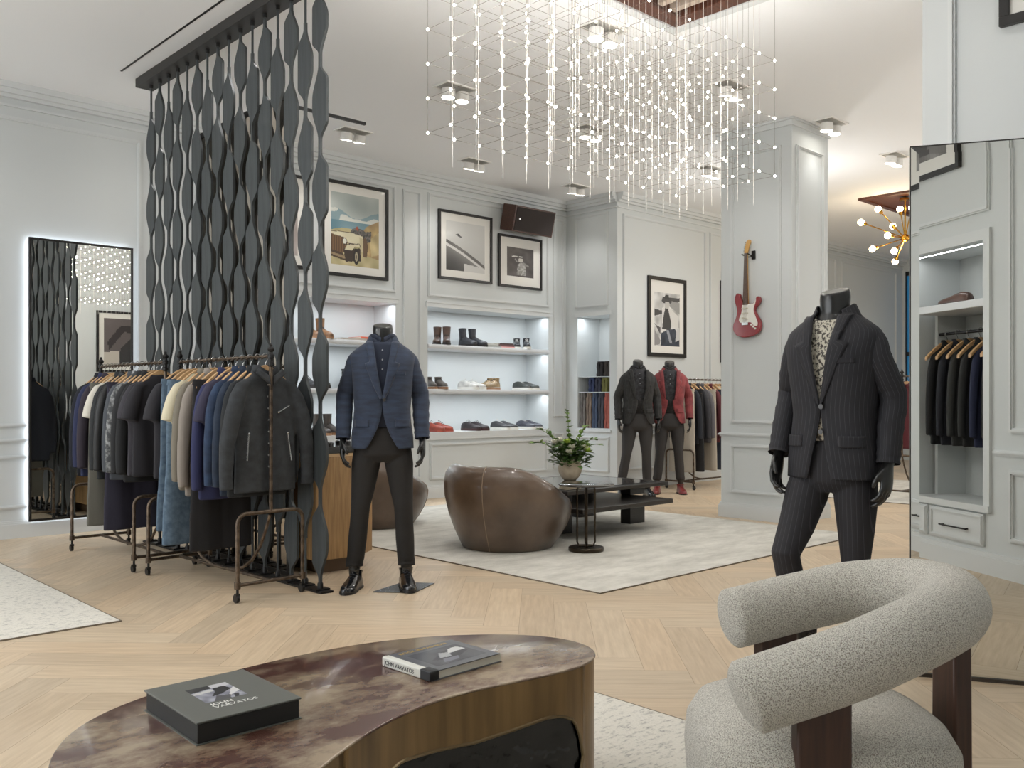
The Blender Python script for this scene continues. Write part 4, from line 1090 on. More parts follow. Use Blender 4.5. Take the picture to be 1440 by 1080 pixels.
SUEDE = cloth('black_suede', (54, 57, 61), (42, 45, 48), nscale=20)
def on(rk, f, L): 
    a = rk.rotation_euler[2]; l = rk.location
    return (l.x - sin(a) * f * L, l.y + cos(a) * f * L, 1.45)
def fill(rk, L, rows, grp, where, jit=.03, f0=.05, f1=.95):
    for i, (k, m, desc, kw) in enumerate(rows):
        f = f0 + (f1 - f0) * i / max(1, len(rows) - 1)
        a = rk.rotation_euler[2] + R.uniform(-jit, jit)
        kw = dict(kw)
        garment(k, m, desc + ' hanging on the ' + where, on(rk, f, L), a, grp, 'wooden hanger inside the ' + desc, **kw)
zj = garment('zip', SUEDE, 'black suede zip jacket at the near end of the rack beside the blue-jacketed mannequin', on(RA, .055, 1.2), rad(1), 'garments on the near rack', 'wooden hanger inside the black suede zip jacket', w=1.12, length=1.0, depth=1.25)
ZIP = mat('zip_silver', (190, 192, 194), .25, .9)
for x0, z0, x1, z1 in ((-.125, -.46, -.135, -.62), (.105, -.46, .128, -.63), (.05, -.335, .115, -.295)):
    b = MB(); b.tube([V((x0 + (x1 - x0) * k / 6, -.0475, z0 + (z1 - z0) * k / 6)) for k in range(7)], .0042, 6); b.sphere((x0, -.050, z0), .008, 8, 5); b.build('zip', ZIP, zj)
b = MB(); b.tube([V((.012, -.040 - .008 * min(1, k / 4), -.12 - .60 * k / 12)) for k in range(13)], .004, 6); b.build('front_placket', mat('placket', (30, 32, 34), .7), zj)
for k in range(8):
    b = MB(); z = -.17 - .07 * k; b.cyl((-.012, -.036 - .008 * min(1, k / 3), z), (-.012, -.046 - .008 * min(1, k / 3), z), .0055, 10); b.build('stud', ZIP, zj)
for s in (-1, 1):
    b = MB(); rows = []
    for k in range(7):
        f = k / 6; r = []
        for j in range(4):
            q = j / 3; r.append(V((s * (.012 + .058 * f + .02 * q * f), -.052 - .012 * (1 - f) - .006 * q, -.118 + .048 * f - q * (.052 - .022 * f))))
        rows.append(r)
    b.loft(rows, closed=False, cap=False); b.build('collar_flap', SUEDE, zj, solid=.005)
near = [
 ('shirt', cloth('soot_shirt', (34, 37, 40)), 'soot black overshirt', {}),
 ('shirt', cloth('ink_denim', (38, 50, 68), (28, 38, 54)), 'ink blue denim shirt', {}),
 ('jacket', cloth('denim_blue', (46, 64, 92), (34, 46, 68)), 'mid blue denim jacket', {}),
 ('tee', cloth('plum_navy', (52, 50, 70)), 'dusty navy tee', {}),
 ('shirt', cloth('royal_navy', (44, 48, 84)), 'bright navy knit shirt', dict(length=1.05)),
 ('pants', cloth('jet_trousers', (30, 29, 31)), 'jet black trousers', {}),
 ('shirt', cloth('taupe', (138, 130, 122)), 'taupe grey shirt', dict(length=1.04)),
 ('shirt', cloth('stone', (120, 114, 102)), 'stone grey shirt', {}),
 ('tee', cloth('butter', (206, 198, 172)), 'pale cream tee', {}),
 ('jeans', cloth('light_denim', (104, 124, 142), (80, 100, 120), nscale=30), 'light blue jeans', {}),
 ('jeans', cloth('washed_denim', (90, 108, 124), (68, 86, 104), nscale=30), 'washed blue jeans', dict(length=.93)),
 ('tee', cloth('ash_black', (46, 45, 50)), 'ash black tee', {}),
]
fill(RA, 1.20, near, 'garments on the near rack', 'rack nearer the mannequin', f0=.13, f1=.96)
far = [
 ('tee', cloth('coal_tee', (40, 39, 44)), 'coal black tee', {}),
 ('tee', cloth('smoke_tee', (58, 56, 62)), 'smoke grey tee', {}),
 ('shirt', cloth('black_twill', (32, 33, 35)), 'black twill shirt', {}),
 ('jacket', cloth('black_bomber', (38, 39, 41)), 'black bomber jacket', {}),
 ('jacket', cloth('acid_wash', (70, 72, 74), (150, 152, 152), nscale=26, lo=.45, hi=.62), 'acid washed grey jacket', {}),
 ('shirt', cloth('steel_shirt', (74, 78, 84)), 'steel grey shirt', {}),
 ('pants', cloth('midnight_trousers', (44, 42, 56)), 'midnight blue trousers', {}),
 ('jacket', cloth('black_leather', (26, 27, 29), rough=.5), 'black leather jacket', {}),
 ('blazer', cloth('graphite', (44, 46, 48)), 'graphite blazer', {}),
 ('tee', cloth('ivory', (208, 204, 192)), 'ivory white tee', {}),
 ('pants', cloth('olive_grey', (98, 96, 88)), 'olive grey trousers', {}),
 ('jacket', cloth('plum_jacket', (50, 44, 54)), 'dark plum jacket', {}),
 ('blazer', cloth('indigo_blazer', (40, 46, 76)), 'indigo blazer', {}),
 ('blazer', cloth('blue_black', (26, 29, 38)), 'blue-black blazer', {}),
]
fill(RB, 1.22, far, 'garments on the rack by the mirror', 'rack nearer the wall mirror', f0=.06, f1=.95)
rear = [
 ('pants', cloth('cream_chino', (186, 178, 164)), 'cream chino trousers', {}),
 ('blazer', cloth('rear_navy', (34, 38, 46)), 'dark navy blazer', {}),
 ('pants', cloth('rear_black', (36, 36, 38)), 'plain black trousers', {}),
 ('jacket', cloth('rear_charcoal', (58, 58, 62)), 'charcoal zip jacket', {}),
 ('shirt', cloth('rear_grey', (96, 94, 98)), 'mid grey shirt', {}),
 ('pants', cloth('sand_chino', (180, 172, 158)), 'sand coloured trousers', {}),
 ('shirt', cloth('maroon', (92, 44, 50)), 'maroon shirt', {}),
 ('jeans', cloth('rear_denim', (48, 56, 70)), 'deep indigo jeans', {}),
 ('tee', cloth('vanilla', (214, 206, 182)), 'vanilla cream tee', {}),
 ('blazer', cloth('rear_black_blazer', (30, 31, 34)), 'soft black blazer', {}),
]
fill(RC, 1.75, rear, 'garments on the rear rack', 'rack behind the red-jacketed mannequin', f0=.03, f1=.53)
fill(RD, 1.5, [('shirt', cloth('wine', (88, 36, 42)), 'wine red shirt', {}), ('blazer', cloth('burgundy', (72, 32, 40)), 'burgundy blazer', {}), ('jacket', cloth('far_brown', (64, 46, 40)), 'chestnut brown jacket', {})], 'garments on the far rack', 'rack in the far room', f0=.1, f1=.34)

# suits on the wardrobe rod (seen in the floor mirror)
rd = MB(); rd.cyl((CU0 + .071, FV - .22, 1.69), (CU1 - .001, FV - .22, 1.69), .012, 12)
ro = props(rd.build('hanging_rod', BLACKM), 'black hanging rod across the wardrobe niche reflected in the floor mirror', 'rod')
suits = [('blazer', cloth('suit_black', (30, 31, 33)), 'black suit jacket at the low end of the wardrobe rod'), ('blazer', cloth('suit_navy_black', (32, 34, 42)), 'blue-black suit jacket'), ('blazer', cloth('suit_charcoal', (50, 51, 51)), 'charcoal suit jacket'),
         ('blazer', cloth('suit_soft_black', (40, 41, 42)), 'soft black suit jacket'), ('blazer', cloth('suit_blue', (36, 42, 68)), 'navy suit jacket'), ('blazer', cloth('suit_jet', (26, 27, 29)), 'jet black suit jacket at the end of the wardrobe rod')]
for i, (k, m, d) in enumerate(suits):
    garment(k, m, d + ' in the mirrored wardrobe niche', (1.36 + .118 * i, FV - .22, 1.69), rad(90) + rad(4), 'suit jackets in the wardrobe niche', 'wooden hanger inside the ' + d, w=.70, depth=.8, length=.98)
# ================================================================ shoes on the shelves
def shoe_proto(name, kind, m, ms, L=.285):
    t = thing(name, 'shoe', 'shoe')
    b = MB()
    Hh = {'boot': .10, 'chukka': .095, 'sneaker': .085, 'loafer': .075}[kind]
    rings = foot_rings(L, .098, Hh, '')
    zo = {'boot': .018, 'chukka': .022, 'sneaker': .018, 'loafer': .008}[kind]
    for r in rings:
        for p in r: p.z += zo
    b.loft(rings)
    if kind == 'boot': b.tube([V((0, .035, .07)), V((0, .034, .13)), V((0, .036, .18)), V((0, .038, .235))], [.042, .044, .048, .052], 16)
    if kind == 'chukka': b.tube([V((0, .032, .07)), V((0, .032, .12)), V((0, .034, .15))], [.042, .042, .045], 16)
    b.build('upper', m, t, sharp=70)
    b = MB(); h = {'boot': .028, 'chukka': .03, 'sneaker': .030, 'loafer': .018}[kind]
    b.prism(sole_poly(L, .098, .005), 0, h, 'xy')
    if kind == 'boot': b.box(-.036, .036, .0, .075, -.0, .03)
    b.build('sole', ms, t)
    if kind != 'loafer':
        b = MB()
        for k in range(4): b.tube([V((-.02, -.01 - .022 * k, .11 + zo - .013 * k)), V((0, -.013 - .022 * k, .118 + zo - .013 * k)), V((.02, -.01 - .022 * k, .11 + zo - .013 * k))], .003, 5)
        b.build('laces', mat('lace_' + name, (60, 58, 56), .7) if ms.name != 'sole_white' else mat('lace_white', (210, 208, 202), .7), t)
    return t
SW = mat('sole_white', (220, 218, 210), .6); SB = mat('sole_dark', (34, 28, 25), .6); STAN = mat('sole_tan', (150, 112, 80), .6)
def leather(n, c, r=.4): return mat(n, c, r, col2=tuple(int(x * .72) for x in c), nscale=9, coat=.2)
pairs = [   # kind, upper, sole, desc, (u, z), yaw, niche
 ('boot', leather('choc_boot', (84, 62, 50)), SB, 'brown chelsea boot', (7.10, 1.85), 0, 'top shelf of the niche under the wing photograph', .118),
 ('boot', leather('black_boot', (48, 48, 52)), SB, 'tall black zip boot', (7.55, 1.85), 50, 'top shelf of the niche under the wing photograph', .15),
 ('chukka', leather('high_black', (34, 34, 38)), SW, 'black high-top sneaker', (8.47, 1.85), 0, 'top shelf of the niche, right of the stacked books'  , .13),
 ('chukka', leather('grey_boot', (92, 84, 76)), STAN, 'grey suede ankle boot', (6.98, 1.31), 25, 'middle shelf beside the blue jacket sleeve', .118),
 ('sneaker', leather('white_sneak', (206, 204, 198)), SW, 'white leather sneaker', (7.52, 1.31), 62, 'middle shelf of the niche', .128),
 ('chukka', leather('sand_boot', (168, 142, 104)), STAN, 'sand coloured chukka boot', (7.93, 1.31), -40, 'middle shelf of the niche', .128),
 ('sneaker', leather('green_sneak', (62, 66, 62)), SW, 'dark grey-green sneaker', (8.48, 1.31), 55, 'middle shelf of the niche', .128),
 ('sneaker', leather('rust', (164, 70, 52)), leather('rust_sole', (176, 84, 66)), 'rust red canvas sneaker', (6.98, .79), 62, 'bottom of the niche beside the blue jacket sleeve', .128),
 ('sneaker', leather('plum_sneak', (50, 44, 46)), leather('plum_sole', (70, 44, 44)), 'black plum-soled sneaker', (7.58, .79), 55, 'bottom of the niche', .13),
 ('sneaker', leather('slate_sneak', (66, 66, 68)), SW, 'slate canvas sneaker', (8.08, .79), 58, 'bottom of the niche beside the navy sneakers', .128),
 ('sneaker', leather('navy_sneak', (70, 72, 82)), SW, 'faded navy canvas sneaker', (8.54, .79), 58, 'bottom of the niche at its outer end', .128),
 ('boot', leather('tan_boot', (136, 96, 62)), STAN, 'tan suede boot', (5.32, 1.85), 40, 'upper shelf seen between the screen paddles', .128),
 ('boot', leather('dark_boot', (66, 58, 52)), STAN, 'dark brown lace-up boot', (5.42, .79), 50, 'niche floor behind the near end of the screen', .13),
 ('sneaker', leather('black_run', (48, 48, 50)), SB, 'charcoal running shoe', (5.28, 1.31), 40, 'lower shelf seen between the screen paddles', .13),
]
for i, (k, m, ms, desc, (u, z), yaw, where, gap_) in enumerate(pairs):
    p = shoe_proto('shoe', k, m, ms)
    a = rad(yaw - 43)
    p.location = (u - .055 * 1, VB + .19, z + .0005); p.rotation_euler = (0, 0, a)
    off = V((cos(a), sin(a), 0)) * gap_ + V((sin(a), -cos(a), 0)) * .03
    p.location = V((u, VB + .2, z + .0005)) - off * .5
    p['label'] = 'left ' + desc + ' on the ' + where; p['group'] = 'shoes on the niche shelves'
    dup(p, V((u, VB + .2, z + .0005)) + off * .5, a + rad(4), 'right ' + desc + ' on the ' + where)
def flatbook(u, z, w_, d_, h_, c, cp, label, rz=0., v=VB + .18):
    t = thing('book', label, 'book', (u, v, z), rz, 'books on the niche shelves')
    b = MB(); b.box(-w_ / 2 + .004, w_ / 2 - .004, -d_ / 2 + .004, d_ / 2 - .004, .003, h_ - .003); b.build('pages', PGE, t)
    b = MB(); b.box(-w_ / 2, w_ / 2, -d_ / 2, d_ / 2, 0, .003); b.box(-w_ / 2, w_ / 2, -d_ / 2, d_ / 2, h_ - .003, h_); b.box(-w_ / 2, w_ / 2, -d_ / 2 - .002, -d_ / 2 + .003, 0, h_); b.build('cover', mat('cover_' + c, cp, .4), t)
e = .0006
flatbook(7.79, 1.85 + e, .34, .26, .028, 'g1', (150, 152, 146), 'grey-green book, lowest of the left stack on the top shelf')
flatbook(7.78, 1.879 + e, .32, .25, .024, 'g2', (190, 190, 184), 'pale grey book, topmost of the left stack on the top shelf', .05)
flatbook(8.07, 1.85 + e, .27, .25, .020, 'r1', (206, 150, 146), 'pink-edged book, lowest of the red stack on the top shelf')
flatbook(8.06, 1.871 + e, .28, .24, .024, 'r2', (96, 58, 58), 'dark red book in the middle of the red stack', .04)
flatbook(8.07, 1.896 + e, .25, .22, .018, 'r3', (72, 52, 52), 'brown-red book, topmost of the red stack', -.05)
flatbook(5.72, 1.85 + e, .34, .26, .024, 'n1', (170, 160, 148), 'beige book lying left of the orange book')
flatbook(5.98, 1.85 + e, .36, .25, .026, 'o1', (206, 92, 70), 'orange-red book behind the blue-jacketed mannequin')
flatbook(5.97, 1.877 + e, .33, .24, .02, 'o2', (222, 110, 84), 'bright orange book lying on the orange-red book', .05)
cb = thing('storage_box', 'dark woven box half hidden by the blue jacket sleeve', 'box', (5.86, VB + .2, 1.3105), rad(-6))
b = MB(); b.box(-.15, .15, -.1, .1, 0, .20); b.build('body', mat('woven_dark', (62, 64, 66), .8, col2=(40, 42, 44), nscale=30, bump=.3), cb, bevel=.006)
b = MB(); b.box(-.154, .154, -.104, .104, .2005, .225); b.build('lid', mat('woven_lid', (52, 54, 56), .8), cb, bevel=.006)
sb = thing('shoe_display', 'brown leather brogue standing in the wardrobe niche shown by the floor mirror', 'shoe', (0, 0, 0))
bpy.data.objects.remove(sb)
br = shoe_proto('shoe', 'loafer', leather('brogue_brown', (88, 58, 46), .3), SB, .30)
br.location = (1.58, FV - .17, 1.8905); br.rotation_euler = (0, 0, rad(-97)); br['label'] = 'brown leather brogue on the wardrobe shelf in the floor mirror'
m = MB(); m.box(CU0 + .071, CU1 - .002, FV - .448, FV - .005, 1.835, 1.89); props(m.build('shelf_board', SHELFW, bevel=.004), 'white shelf board in the wardrobe niche shown by the floor mirror', 'shelf')
# wardrobe drawers
dk = thing('drawer_unit', 'white drawer front with black bar handle under the mirrored wardrobe niche', 'drawer', (0, 0, 0))
def drawer(u0, u1):
    b = MB(); b.box(u0, u1, FV + .0005, FV + .016, .185, .405); d = b.build('drawer', TRIM, dk)
    b = MB(); panel(b, 'u', FV + .016, 1, u0 + .01, u1 - .01, .195, .395, w=.022, d=.006); b.build('panel', TRIM, d)
    b = MB(); c = (u0 + u1) / 2 + .0; b.cyl((c - .14, FV + .045, .285), (c + .14, FV + .045, .285), .006, 10)
    for s in (-.125, .125): b.cyl((c + s, FV + .016, .285), (c + s, FV + .047, .285), .006, 10)
    b.build('handle', BLACKM, d)
drawer(1.47, 2.03); drawer(.88, 1.44)

# ---------------------------------------------------------------- folded denim in the return-wall niche
def folded_jeans(u, v, z, hh, m, label, w_=.10, d_=.22):
    t = thing('folded_jeans', label, 'jeans', (u, v, z), rad(90), 'folded jeans in the return-wall niche')
    for s in (-1, 1):
        b = MB(); b.loft([[V((s * w_ * .24 + w_ * .23 * cx + .004 * sin(9 * zz + s), d_ / 2 * cy + .006 * sin(14 * zz), zz * hh)) for cx, cy in ((-1, -.9), (-.8, -1), (.8, -1), (1, -.9), (1, .9), (.8, 1), (-.8, 1), (-1, .9))] for zz in (0, .15, .3, .45, .6, .75, .88)])
        b.build('leg', m, t, sharp=60)
    b = MB(); b.loft([supr(w_ * .46, d_ * .5, hh * .86, 0, 20, 4), supr(w_ * .5, d_ * .52, hh * .9, 0, 20, 4), supr(w_ * .5, d_ * .52, hh, 0, 20, 4)]); b.build('waistband', m, t)
DN = lambda n, a, b_: mat(n, a, .9, col2=b_, nscale=20, nstretch=(2, 2, .5), bump=.2, bscale=40)
GJ = [('jean_grey', (120, 116, 112), (78, 74, 72), 'grey speckled'), ('jean_taupe', (138, 122, 108), (96, 84, 76), 'taupe speckled'), ('jean_blue', (72, 86, 108), (50, 60, 80), 'mid blue'), ('jean_slate', (76, 78, 88), (54, 56, 64), 'slate blue'), ('jean_red', (166, 96, 84), (138, 72, 64), 'brick red')]
for k, (n, a, c, d) in enumerate(GJ): folded_jeans(SU + .14, 8.325 - .108 * k, .8005, .475, DN(n, a, c), d + ' jeans in the bottom row of the return-wall niche')
m = MB(); m.box(SU + .02, SU + .448, SV0 + .001, SV1 - .001, 1.276, 1.284); props(m.build('glass_shelf', mat('shelf_glass', (214, 222, 224), .1)), 'thin glass shelf over the bottom row of folded jeans', 'shelf')
m = MB(); m.box(SU + .02, SU + .448, SV0 + .001, SV1 - .001, 1.482, 1.490); props(m.build('glass_shelf', mat('shelf_glass', (214, 222, 224), .1)), 'thin glass shelf under the topmost black jeans', 'shelf')
for k, (n, a, c, d) in enumerate((('jean_navy', (48, 58, 92), (34, 42, 66), 'navy blue'), ('jean_ink', (52, 54, 70), (36, 38, 50), 'ink'), ('jean_olive', (112, 112, 62), (82, 82, 44), 'olive green'))):
    folded_jeans(SU + .14, 8.17 - .118 * k, 1.2845, .19, DN(n, a, c), d + ' jeans in the middle row of the return-wall niche', .11)
for k, (n, a, c, d) in enumerate((('jean_black', (44, 42, 44), (30, 29, 31), 'black'), ('jean_brown', (64, 58, 54), (46, 42, 40), 'brown-black'))):
    folded_jeans(SU + .14, 8.02 - .13 * k, 1.4905, .20, DN(n, a, c), d + ' jeans on the top row of the return-wall niche', .12)

# ================================================================ framed pictures
def picture(label, origin, ax, w_, h_, mw, fwid, fn, nx, ny, face, matc=MATBOARD, mat_b=None):
    """origin = lower-left corner as seen, ax = rotation about z so that local x runs along the wall and -y faces out"""
    t = thing('framed_picture', label, 'picture', origin, ax)
    b = MB()
    for q in ((0, w_, 0, fwid), (0, w_, h_ - fwid, h_), (0, fwid, fwid, h_ - fwid), (w_ - fwid, w_, fwid, h_ - fwid)): b.box(q[0], q[1], -.034, -.002, q[2], q[3])
    b.build('frame', BLACKP, t, bevel=.002)
    b = MB(); b.box(fwid, w_ - fwid, -.016, -.012, fwid, h_ - fwid); b.build('mat_board', matc, t)
    if mat_b is None: mat_b = (mw, mw, mw, mw)
    l, r, bo, to = mat_b
    raster('print', w_ - l - r - 2 * fwid, h_ - bo - to - 2 * fwid, nx, ny, fn, PRINT, t, (fwid + l, -.0165, fwid + bo), (PI / 2, 0, 0))
    return t
def car_pic(x, y):
    if y > .47 + .05 * sin(x * 5):
        g = nz(x, y, 3); 
        if y > .72 + .06 * sin(x * 7 + 1): return (176 + 34 * g, 184 + 32 * g, 180 + 30 * g)
        if y > .62: return (206 + 26 * g, 208 + 26 * g, 200 + 26 * g) if g > .05 else (134 + 30 * g, 158 + 24 * g, 164 + 22 * g)
        return (104 + 40 * g, 138 + 30 * g, 150 + 26 * g)
    g = nz(x, y, 7); return (184 + 34 * g, 172 + 32 * g, 130 + 30 * g)
INK = (62, 48, 38)
carp = layers(car_pic, [
    ([(.60, .46), (.74, .58), (1, .68), (1, .13), (.72, .16)], lambda x, y: (178 + 44 * nz(x, y, 9), 152 + 44 * nz(x, y, 9), 106 + 30 * nz(x, y, 9))),
    ([(.80, .40), (1, .52), (1, .2), (.84, .16)], lambda x, y: (196 + 34 * nz(x, y, 7), 178 + 34 * nz(x, y, 7), 132 + 26 * nz(x, y, 7))),
    ([(.38, .46), (.44, .52), (.52, .545), (.62, .53), (.72, .50), (.84, .52), (.82, .36), (.66, .34)], lambda x, y: (96 + 60 * nz(x, y, 30), 92 + 50 * nz(x, y, 30), 88 + 50 * nz(x, y, 30))),
    ([(.50, .53), (.53, .57), (.57, .54), (.55, .50)], (172, 82, 58)),
    ([(.0, .455), (.18, .465), (.46, .465), (.67, .44), (.68, .31), (.58, .30), (.30, .31), (.24, .38), (.0, .42)], INK),
    ([(.0, .448), (.18, .458), (.46, .457), (.655, .432), (.665, .33), (.56, .315), (.33, .32), (.26, .39), (.0, .415)], lambda x, y: (214 + 16 * nz(x, y, 6), 206 + 16 * nz(x, y, 6), 176 + 18 * nz(x, y, 6))),
    ([(.58, .42), (.655, .40), (.68, .2), (.60, .22)], (198, 188, 154)),
    ([(.0, .42), (.24, .385), (.34, .33), (.30, .24), (.22, .14), (.0, .17)], lambda x, y: (118, 88, 58) if int(x * 40) % 2 else (92, 66, 44)),
    ([(.0, .20), (.22, .17), (.33, .118), (.30, .06), (.0, .11)], (74, 58, 44)), ([(.0, .165), (.30, .128), (.30, .085), (.0, .135)], (150, 130, 100)),
    ([(.25, .22), (.60, .26), (.62, .08), (.30, .05)], (58, 44, 36)),
    ([(.26, .21), (.32, .30), (.58, .325), (.62, .27), (.56, .275), (.49, .265), (.43, .21)], INK), ([(.275, .215), (.33, .29), (.575, .315), (.60, .28), (.49, .275), (.425, .215)], (214, 204, 172)),
    ([(.52 + .062 * cos(k * .52), .135 + .115 * sin(k * .52)) for k in range(12)], (40, 34, 30)), ([(.522 + .034 * cos(k * .52), .135 + .07 * sin(k * .52)) for k in range(12)], (168, 156, 132)), ([(.522 + .012 * cos(k * .8), .135 + .026 * sin(k * .8)) for k in range(8)], (84, 70, 56)),
    ([(.277 + .052 * cos(k * .52), .335 + .05 * sin(k * .52)) for k in range(12)], INK), ([(.277 + .04 * cos(k * .52), .335 + .038 * sin(k * .52)) for k in range(12)], (222, 220, 208)),
    ([(.66, .40), (.72, .42), (.77, .30), (.74, .14), (.66, .14)], (104, 82, 60))])
picture('large framed picture of an old open car on a sandy hillside under blue hills', (5.25, VB, 2.545), 0, .88, 1.045, .09, .035, carp, 104, 120, 0)
figp = layers(lambda x, y: (150 + 50 * nz(x, y, 4), 140 + 50 * nz(x, y, 4), 136 + 50 * nz(x, y, 4)), [([(.3, 0), (.36, .5), (.45, .62), (.5, .8), (.62, .8), (.66, .6), (.8, .5), (.82, 0)], (46, 42, 42)), ([(.46, .7), (.6, .7), (.6, .9), (.46, .9)], (120, 100, 92))])
picture('framed photograph of a dark figure behind the near end of the slatted screen', (4.30, VB, 2.575), 0, .80, .99, .10, .035, figp, 50, 60, 0)
def wing(x, y):
    g = nz(x, y, 3); e = .62 - .34 * x - .12 * x * x
    if y > e: return (205 - 30 * (1 - y), 205 - 30 * (1 - y), 202 - 30 * (1 - y))
    if y > e - .07: return (92 + 30 * g, 90 + 30 * g, 88 + 30 * g)
    if y > e - .13: return (206, 205, 202)
    if x > .45 and y < .16 - .10 * (x - .45): return (200, 199, 196)
    k = (e - y) / .6; return (150 - 120 * k + 20 * g, 148 - 118 * k + 20 * g, 146 - 116 * k + 20 * g)
wingp = layers(wing, [([(.24, .74), (.32, .76), (.40, .69), (.37, .68), (.27, .72)], (40, 40, 40))])
picture('framed black and white photograph of a curved dark wing against pale sky', (6.87, VB, 2.645), 0, .865, .84, .09, .03, wingp, 70, 70, 0)
motop = layers(lambda x, y: (74 + 16 * nz(x, y, 6), 68 + 16 * nz(x, y, 6), 66 + 16 * nz(x, y, 6)), [
    ([(.35, .05), (.40, .42), (.5, .5), (.62, .5), (.7, .4), (.72, .05)], lambda x, y: (150 + 60 * nz(x, y, 18), 148 + 60 * nz(x, y, 18), 144 + 60 * nz(x, y, 18))), ([(.42, .52), (.60, .52), (.58, .64), (.44, .64)], (196, 192, 186)),
    ([(.18, .66), (.40, .68), (.40, .72), (.18, .70)], (206, 204, 198)), ([(.44, .68), (.58, .68), (.58, .71), (.44, .71)], (214, 212, 206)), ([(.62, .52), (.82, .42), (.8, .36), (.64, .44)], (130, 128, 124)), ([(.34, .5), (.28, .6), (.32, .62), (.4, .52)], (140, 138, 134))])
picture('small framed dark photograph with a pale figure under the wall loudspeaker', (7.85, VB, 2.635), 0, .78, .675, .12, .03, motop, 56, 56, 0)
hatp = layers(lambda x, y: (190 + 50 * nz(x, y, 7), 190 + 50 * nz(x, y, 7), 188 + 50 * nz(x, y, 7)), [
    ([(.0, .55), (.3, .6), (.3, .66), (.0, .68)], (60, 60, 60)), ([(.6, .82), (1, .86), (1, .93), (.55, .92)], (74, 74, 74)), ([(.0, .40), (.24, .34), (.24, .2), (.0, .42)], (84, 82, 82)), ([(.5, .78), (1, .62), (1, .84), (.6, .86)], (150, 150, 148)),
    ([(.30, .72), (.55, .74), (.95, .58), (.95, .35), (.72, .30), (.30, .30)], (212, 211, 208)), ([(.42, .72), (.52, .74), (.66, .44), (.64, .30), (.30, .32), (.34, .52)], (56, 56, 56)),
    ([(.28, .84), (.32, .92), (.62, .92), (.68, .83), (.6, .80), (.36, .80)], (66, 66, 66)), ([(.40, .88), (.42, .97), (.56, .97), (.58, .88)], (54, 54, 54)), ([(.40, .72), (.42, .84), (.58, .84), (.60, .76), (.54, .70)], (186, 184, 180)),
    ([(.24, .0), (.26, .24), (.5, .30), (.8, .34), (.98, .2), (.98, .0)], lambda x, y: (44 + 26 * nz(x, y, 9), 52 + 26 * nz(x, y, 9), 66 + 26 * nz(x, y, 9))), ([(.46, .3), (.56, .3), (.70, .06), (.60, .05)], (146, 150, 158)), ([(.0, .0), (.2, .02), (.24, .1), (.0, .3)], (140, 138, 138)), ([(.82, .08), (.98, .13), (.98, .36), (.88, .34)], (196, 196, 196))])
picture('tall framed photograph of a hatted figure above the rear mannequins', (9.75, 7.69, 1.77), 0, .85, 1.09, .08, .05, hatp, 64, 92, 0, mat_b=(.09, .09, .10, .16))
grey = layers(lambda x, y: (110 + 50 * nz(x, y, 4), 108 + 50 * nz(x, y, 4), 106 + 50 * nz(x, y, 4)), [([(.2, .1), (.8, .1), (.6, .8), (.4, .8)], (60, 58, 58))])
picture('black framed picture high on the wall block behind the floor mirror', (4.75, 1.585, 2.99), rad(-90), .86, .84, .09, .045, grey, 30, 30, 0)
picture('narrow dark framed picture at the edge of the column, beyond the hatted figure', (11.47, 7.69, 1.73), 0, .8, 1.21, .06, .05, grey, 20, 20, 0)
bodyp = layers((92, 84, 84), [([(.0, .0), (.35, .0), (.35, .28), (.0, .32)], (190, 182, 172)), ([(.66, .0), (1, .0), (1, .28), (.68, .30)], (190, 182, 172)), ([(.12, .28), (.34, .30), (.42, .7), (.58, .72), (.9, .30), (.92, .5), (.66, .84), (.36, .84), (.12, .5)], (44, 36, 38)), ([(.34, .0), (.68, .0), (.66, .35), (.4, .6)], (38, 34, 35))])
picture('framed photograph of a dark jacket shown in the lit wall mirror', (6.10, 1.96, 1.62), rad(180), .98, .98, .08, .035, bodyp, 40, 40, 0)
picture('framed picture over the wardrobe niche shown at the top of the floor mirror', (1.80, FV, 2.84), rad(180), .9, .7, .10, .035, grey, 20, 20, 0)

# ================================================================ hanging light grid
zb, s_ = 2.60, .1808
ux = [2.97 + s_ * i for i in range(13)]; vy = [3.04 + s_ * 1.05 * j for j in range(5)]; zl = [zb + .182 * k for k in range(5)]
CH = thing('light_grid', 'large hanging grid of tiny bright bulbs and clear rods below the ceiling', 'chandelier', (0, 0, 0))
WIRE = mat('thin_wire', (120, 112, 106), .35, .6)
BULB = mat('bulb_glow', (255, 246, 230), .3, emit=26)
ROD = mat('acrylic_rod', (226, 222, 216), .25, 0, coat=.5, emit=.06)
b = MB()
for z in zl:
    for u in ux: b.tube([V((u, vy[0], z)), V((u, vy[-1], z))], .0011, 4)
    for v in vy: b.tube([V((ux[0], v, z)), V((ux[-1], v, z))], .0011, 4)
    for i in range(0, 12, 1):
        for j in range(4): 
            if (i + j) % 2 == 0: b.tube([V((ux[i], vy[j], z)), V((ux[i + 1], vy[j + 1], z))], .0009, 4)
b.build('wire_lattice', WIRE, CH)
b = MB()
for i, u in enumerate(ux):
    for v in vy: b.tube([V((u, v, zb)), V((u, v, H))], .0009, 4)
b.build('suspension_wires', WIRE, CH)['kind'] = 'stuff'
for i in range(12):
    for j in range(4):
        u, v = (ux[i] + ux[i + 1]) / 2, (vy[j] + vy[j + 1]) / 2
        b = MB(); b.tube([V((u, v, zb - s_ * 1.02)), V((u, v, zb - s_ * .9)), V((u, v, zl[-1])), V((u, v, H))], [.0009, .0015, .0015, .0009], 6); b.build('rod', ROD, CH)
allb = sorted([(u, v, z) for u in ux for v in vy for z in zl], key=lambda p: p[0] ** 2 + p[1] ** 2 + (p[2] - 1.2) ** 2)
def bulb(b, p): 
    b.sphere(p, .0075, 8, 6); 
bm0 = MB(); bulb(bm0, (0, 0, 0)); bmesh0 = bm0.mesh('bulb', BULB)
